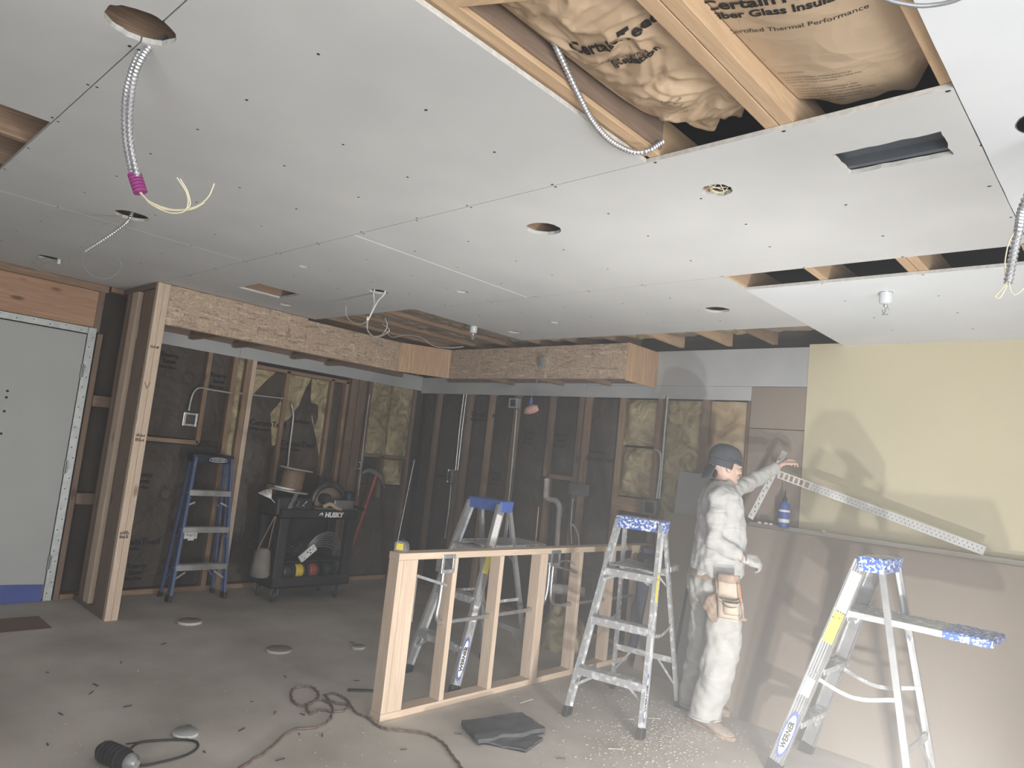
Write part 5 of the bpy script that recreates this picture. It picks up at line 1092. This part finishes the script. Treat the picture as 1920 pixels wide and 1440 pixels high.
m.ell(c+fd*.088-up*.066, (.014, .022, .006), Matrix((fd, sd_, up)).transposed()); m.ell(c+fd*.086-up*.075, (.013, .018, .006), Matrix((fd, sd_, up)).transposed())
m.ell(c+fd*.076-up*.100, (.018, .020, .014), Matrix((fd, sd_, up)).transposed())
for s in (-1, 1):      # ears
    e = c+sd_*s*.075-up*.020-fd*.008; m.ell(e, (.017, .008, .030), Matrix((fd, sd_, up)).transposed()); m.ell(e+sd_*s*.006+up*.004-fd*.006, (.014, .005, .024), Matrix((fd, sd_, up)).transposed())
m.loft([ring(c-up*.06-fd*.015, .055, .052), ring(NK+up*.02, .056, .054), ring(NK-up*.03, .062, .07), ring(CH+up*.06, .085, .14), ring(CH, .10, .15), ring((CH+PEL)/2, .10, .135), ring(PEL+up*.04, .10, .14), ring(PEL-up*.06, .10, .14)])
m.tube([shR, shR.lerp(elR, .5), elR, elR.lerp(wrR, .5), wrR], [.05, .045, .038, .036, .026], 12)
m.tube([shL, shL.lerp(elL, .5), elL, elL.lerp(wrL, .5), wrL], [.05, .045, .038, .036, .026], 12)
m.ell(shR, (.055, .055, .055)); m.ell(shL, (.055, .055, .055)); m.tube([shR, CH+up*.05, shL], [.05, .06, .05], 10)
dL = (K(1483, 858, 4.95)-wrL); hand(m, wrL+dL.normalized()*.02, dL, V((-.3, -.1, .95)), 1, ((.75, .7, .4), (.6, .75, .5), (.55, .8, .5), (.5, .8, .5)))
dR = V((.62, .55, -.12)); hand(m, wrR+dR.normalized()*.02, dR, V((.4, -.5, .75)), -1, (.8, .9, .5), .95)
legs = {}
nR = [K(1350, 1092, 4.21), K(1359, 1150, 4.20), K(1357, 1203, 4.20), K(1347, 1245, 4.19), K(1337, 1287, 4.18), K(1326, 1325, 4.18), K(1321, 1345, 4.18)]
nL = [K(1322, 1095, 4.36), K(1324, 1150, 4.38), K(1319, 1200, 4.39), K(1310, 1250, 4.40), K(1303, 1296, 4.41), K(1300, 1322, 4.41)]
m.tube(nR, [.09, .08, .06, .055, .05, .04, .04], 12); m.tube(nL, [.09, .08, .06, .055, .045, .04], 12); m.tube([nR[0], nL[0]], .09, 12)
body = remesh(m.build('body', MT['skin'], mn), .0055, 1)
# --- eye, brow and hair
m = MB()
for s in (-1, 1): m.ell(c+fd*.0925+sd_*s*.032-up*.006, (.004, .010, .005), Matrix((fd, sd_, up)).transposed())
m.build('eyes', MT['ink'], body)
m = MB()
for s in (-1, 1): m.ell(c+fd*.094+sd_*s*.032+up*.012, (.004, .016, .004), Matrix((fd, sd_, up)).transposed())
hrn = [ring(c+up*z-fd*.012, a, b) for z, a, b in ((-.055, .070, .060), (-.03, .086, .073), (.0, .094, .079), (.03, .099, .081))]
# keep the face clear: rings only over the back of the skull
def back_only(r): return [p if (p-c).dot(fd) < .012 else c+(p-c)*.55 for p in r]
m.ell(c-fd*.075-up*.055, (.016, .045, .028), Matrix((fd, sd_, up)).transposed()); m.build('hair', MT['hair'], mn)
# --- cap worn backwards
m = MB(); cc_ = c+up*.040; tilt = Matrix.Rotation(math.radians(-12), 3, sd_)
rr = []
for z, a, b in ((-.012, .106, .088), (.01, .107, .0885), (.04, .102, .086), (.065, .088, .076), (.083, .064, .056), (.092, .034, .03), (.094, .004, .004)): rr.append([cc_+tilt @ (p-cc_) for p in ring(cc_+up*z-fd*.004, a, b, n=28)])
m.loft(rr)
bk = []
for i in range(6):        # deep back of the cap
    t = i/5; z = -.012-.05*t; bk.append([cc_+tilt @ (up*z-fd*.004+(fd*math.cos(a)*(.106-.004*t)+sd_*math.sin(a)*(.089-.002*t))) for a in [PI*.42+PI*1.16*k/18 for k in range(19)]])
vs = [p for r in bk for p in r]; m.add(vs, [(i*19+k, i*19+k+1, (i+1)*19+k+1, (i+1)*19+k) for i in range(5) for k in range(18)], True)
cpo = m.build('cap', MT['cap'], mn); sl_ = cpo.modifiers.new('s', 'SOLIDIFY'); sl_.thickness = .004
m = MB(); b0_ = c-fd*.095-up*.008
m.grid(lambda u, v: b0_+sd_*(u-.5)*(.15-.03*v)+(-fd*.030*v-up*(.088*v))+(-fd*.02*(1-4*(u-.5)**2)*(.3+v*.7))*1, 12, 8); o = m.build('cap_bill', MT['cap'], cpo); s_ = o.modifiers.new('s', 'SOLIDIFY'); s_.thickness = .005
m = MB(); m.tube([cc_+tilt @ (up*.0+(fd*math.cos(a)*.1085+sd_*math.sin(a)*.0905)) for a in [PI*(.15+.75*k/20) for k in range(21)]], .004, 6); m.build('cap_strap', MT['navy'], cpo)
m = MB(); m.tube([c-fd*.094+sd_*.050-up*.010, c-fd*.082+sd_*.066-up*.010], .003, 6); m.tube([c-fd*.079+sd_*.069-up*.010, c-fd*.074+sd_*.073-up*.010], .003, 6)
m.build('cap_mark', MT['white'], cpo)
# --- shirt
m = MB()
rows = ((1352, 899, 4.28, .060, .066), (1352, 909, 4.275, .078, .12), (1351, 924, 4.27, .108, .185), (1350, 945, 4.27, .127, .195), (1350, 975, 4.27, .136, .19), (1350, 1010, 4.27, .147, .182), (1348, 1040, 4.27, .155, .182), (1344, 1064, 4.27, .158, .186), (1341, 1078, 4.27, .150, .184))
m.loft([ring(K(x, y, Y), a, b, sq=2.2) for x, y, Y, a, b in rows])
m.tube([shR+(CH-shR)*.35, shR, shR.lerp(elR, .5), elR, elR.lerp(wrR, .5), wrR.lerp(elR, .06)], [.06, .075, .066, .058, .050, .039], 14)
m.tube([shL+(CH-shL)*.45, shL, shL.lerp(elL, .5), elL, elL.lerp(wrL, .5), wrL], [.06, .068, .060, .053, .045, .038], 14)
m.ell(shR, (.078, .078, .078)); m.ell(shL, (.07, .07, .07)); m.ell(elR, (.06, .06, .06))
shirt = remesh(m.build('shirt', MT['shirt'], mn), .010, 3, .030, .07)
m = MB(); m.tube([p for p in ring(K(1353, 903, 4.28), .064, .068, n=24)], .010, 8, closed=True); m.build('shirt_collar', MT['dim'][2], shirt)
# --- trousers
m = MB()
m.loft([ring(K(1340, 1068, 4.275), .135, .165), ring(K(1336, 1090, 4.275), .150, .18), ring(K(1335, 1115, 4.28), .150, .182), ring(K(1340, 1135, 4.28), .125, .165)])
m.ell(K(1318, 1095, 4.25), (.075, .075, .10)); m.ell(K(1314, 1092, 4.36), (.07, .07, .10))
m.loft([ring(p, a, a*.95, n=18) for p, a in zip(nR, (.118, .108, .108, .110, .100, .090, .098))]); m.loft([ring(p, a, a*.95, n=18) for p, a in zip(nL, (.11, .10, .098, .095, .092, .095))])
tr_ = remesh(m.build('trousers', MT['trouser'], mn), .011, 3, .038, .09)
m = MB(); m.tube(ring(nR[-1]+up*.004, .096, .091, n=24), .0075, 6, closed=True); m.tube(ring(nL[-1]+up*.004, .094, .089, n=24), .0075, 6, closed=True); m.build('trouser_hem', MT['trouser'], tr_)
m = MB(); c_ = K(1322, 1097, 4.165); Xp = (fd*.88+sd_*.47).normalized(); m.ext([(-.034, -.022), (.034, -.022), (.034, .022), (-.034, .022)], c_-(Xp.cross(up))*-.0, c_+(Xp.cross(up))*.006, Xp, up); po = m.build('pocket_label', MT['ink'], tr_)
m = MB(); N_ = Xp.cross(up)
for z_, w_ in ((.008, .020), (-.008, .017)): m.tube([c_+N_*.008-Xp*w_+up*z_, c_+N_*.008+Xp*w_+up*z_], .003, 5)
m.build('label_stitching', MT['label_w'], po)
# --- shoes
def shoe(heel, toe, nm):
    d = (toe-heel); L = d.length; d.normalize(); s = V((d.y, -d.x, 0)); m = MB(); R = []
    for t, w_, h, lift in ((0, .022, .05, 0), (.05, .036, .085, 0), (.2, .040, .105, 0), (.36, .042, .10, 0), (.52, .045, .075, 0), (.7, .050, .058, 0), (.86, .047, .046, 0), (.96, .034, .034, 0), (1, .012, .018, 0)):
        p = heel+d*(L*t); ring_ = []
        for k in range(16):
            a = 2*PI*k/16; y_ = math.cos(a)*w_; z_ = max(0.012, h*.5+math.sin(a)*h*.5); ring_.append(V((p.x, p.y, 0))+s*y_+up*(z_))
        R.append(ring_)
    m.loft(R); o = m.build(nm, MT['shoe'], mn)
    m = MB(); R = []
    for t, w_ in ((-.01, .022), (.04, .038), (.2, .041), (.4, .040), (.6, .048), (.75, .053), (.88, .049), (.97, .035), (1.02, .012)):
        p = heel+d*(L*t); R.append([V((p.x, p.y, 0))+s*w_*x+up*z for x, z in ((-1, .001), (1, .001), (1, .02), (-1, .02))])
    m.loft(R, sm=False); m.build('sole', MT['leather_d'], o)
    m = MB()
    for k in range(5): p = heel+d*(L*(.42+.07*k)); z = .094-.011*k; m.tube([V((p.x, p.y, z))-s*.022, V((p.x, p.y, z+.006)), V((p.x, p.y, z))+s*.022], .003, 6)
    m.build('laces', MT['label_w'], o)
shoe(az(1294, 1348)-MO, az(1374, 1390)-MO, 'boot'); shoe(az(1290, 1322)-MO, az(1371, 1343)-MO, 'boot')
# --- glove on the near hand
m = MB(); hand(m, wrR+dR.normalized()*.022, dR, V((.4, -.5, .75)), -1, (.8, .9, .5), 1.22); gl = remesh(m.build('glove', MT['glove'], mn), .0045, 1)
m = MB(); m.tube(ring(wrR+dR.normalized()*.012, .029, .033, V((0, 0, 1)), sd_, n=18), .005, 6, closed=True); m.build('wrist_band', MT['leather_d'], gl)
# --- belt and pouches
m = MB(); m.loft([ring(K(1340, 1082, 4.275), .158, .187, n=32), ring(K(1340, 1069, 4.275), .153, .184, n=32)], cap=False); bo = m.build('tool_belt', MT['leather_d'], mn); s_ = bo.modifiers.new('s', 'SOLIDIFY'); s_.thickness = .006; s_.offset = 1
PX = (fd*.86+sd_*.5).normalized(); PN = PX.cross(up)      # pouch plane looks at the camera side
def pouch(cx, cyt, cyb, w0, w1, dep, Y, mat, dark=True, nm='pouch'):
    top, bot = K(cx, cyt, Y), K(cx, cyb, Y); m = MB(); R = []
    for t in (0, .15, .5, .85, 1):
        p = bot.lerp(top, t); w_ = w1+(w0-w1)*t; dd = dep*(.55+.45*t) if t > 0 else dep*.4
        r_ = [p-PX*w_+PN*0]
        for k in range(11): a = PI*k/10; r_.append(p-PX*w_*math.cos(a)+PN*dd*math.sin(a)**.7-up*(.022*math.sin(a) if t == 1 else 0))
        r_.append(p+PX*w_-PN*.004); r_.append(p-PX*w_-PN*.004); R.append(r_)
    m.loft(R, cap=False); m.add(R[0], [list(range(len(R[0])))]); o = m.build(nm, MT[mat], bo); s2 = o.modifiers.new('s', 'SOLIDIFY'); s2.thickness = .005
    m = MB(); q = [p-up*.015+(-PN*.003) for p in R[-1]]; m.add(q, [list(range(len(q)))]); m.build('pouch_opening', MT['tool'], o)
    return o
pouch(1366, 1082, 1128, .062, .062, .030, 4.085, 'leather'); pouch(1366, 1118, 1160, .066, .060, .060, 4.075, 'leather'); pouch(1371, 1124, 1152, .052, .045, .085, 4.065, 'leather')
m = MB(); m.grid(lambda u, v: K(1366, 1076, 4.075)+PX*(u-.5)*.13-up*v*.05+PN*.035*math.sin(PI*u), 12, 5); o = m.build('pouch_flap', MT['leather_d'], bo); s2 = o.modifiers.new('s', 'SOLIDIFY'); s2.thickness = .004
m = MB(); g0 = K(1337, 1140, 4.07); m.ell(g0, (.042, .035, .085), Matrix((PX, PN, up)).transposed()); m.ell(g0+up*.07+PX*.02, (.03, .02, .05)); m.ell(g0-PX*.035+up*.02, (.03, .02, .04)); remesh(m.build('hanging_gloves', MT['leather_d'], bo), .007, 1, .025, .03)
m = MB(); m.tube([K(1386, 1097, 4.05), K(1390, 1132, 4.05)], .005, 6); m.build('pencil', MT['orange'], bo)
m = MB(); m.tube([K(1391, 1130, 4.05), K(1394, 1160, 4.05)], .008, 6); m.ell(K(1394, 1161, 4.05), (.022, .012, .012)); m.build('hammer', MT['leather_d'], bo)
m = MB(); m.tube([K(1343, 1084, 4.08), K(1345, 1112, 4.06)], .008, 6); m.build('strap', MT['leather_d'], bo)
# ================================================================= DUSTY AIR
hz = MB(); hz.bb(-6.3, 2.3, -1.9, 5.1, .02, 2.5)
hm = bpy.data.materials.new('dust_haze'); hm.use_nodes = True; _n = hm.node_tree.nodes; _l = hm.node_tree.links; _n.remove(_n['Principled BSDF'])
_v = _n.new('ShaderNodeVolumeScatter'); _v.inputs['Anisotropy'].default_value = .2; _v.inputs['Color'].default_value = (.93, .93, .93, 1)
_tc = _n.new('ShaderNodeTexCoord'); _d = _n.new('ShaderNodeVectorMath'); _d.operation = 'DISTANCE'; _l.new(_tc.outputs['Object'], _d.inputs[0]); _d.inputs[1].default_value = (-1.0, 3.4, .2)
_mr = _n.new('ShaderNodeMapRange'); _mr.interpolation_type = 'SMOOTHERSTEP'; _mr.inputs['From Min'].default_value = 0; _mr.inputs['From Max'].default_value = 4.8; _mr.inputs['To Min'].default_value = .10; _mr.inputs['To Max'].default_value = .012
_l.new(_d.outputs['Value'], _mr.inputs['Value']); _l.new(_mr.outputs[0], _v.inputs['Density'])
_l.new(_v.outputs[0], _n['Material Output'].inputs['Volume'])
ho = hz.build('dust_haze', hm); tag(ho, 'thin drywall dust hanging in the air of the room', 'haze', None, 'stuff')
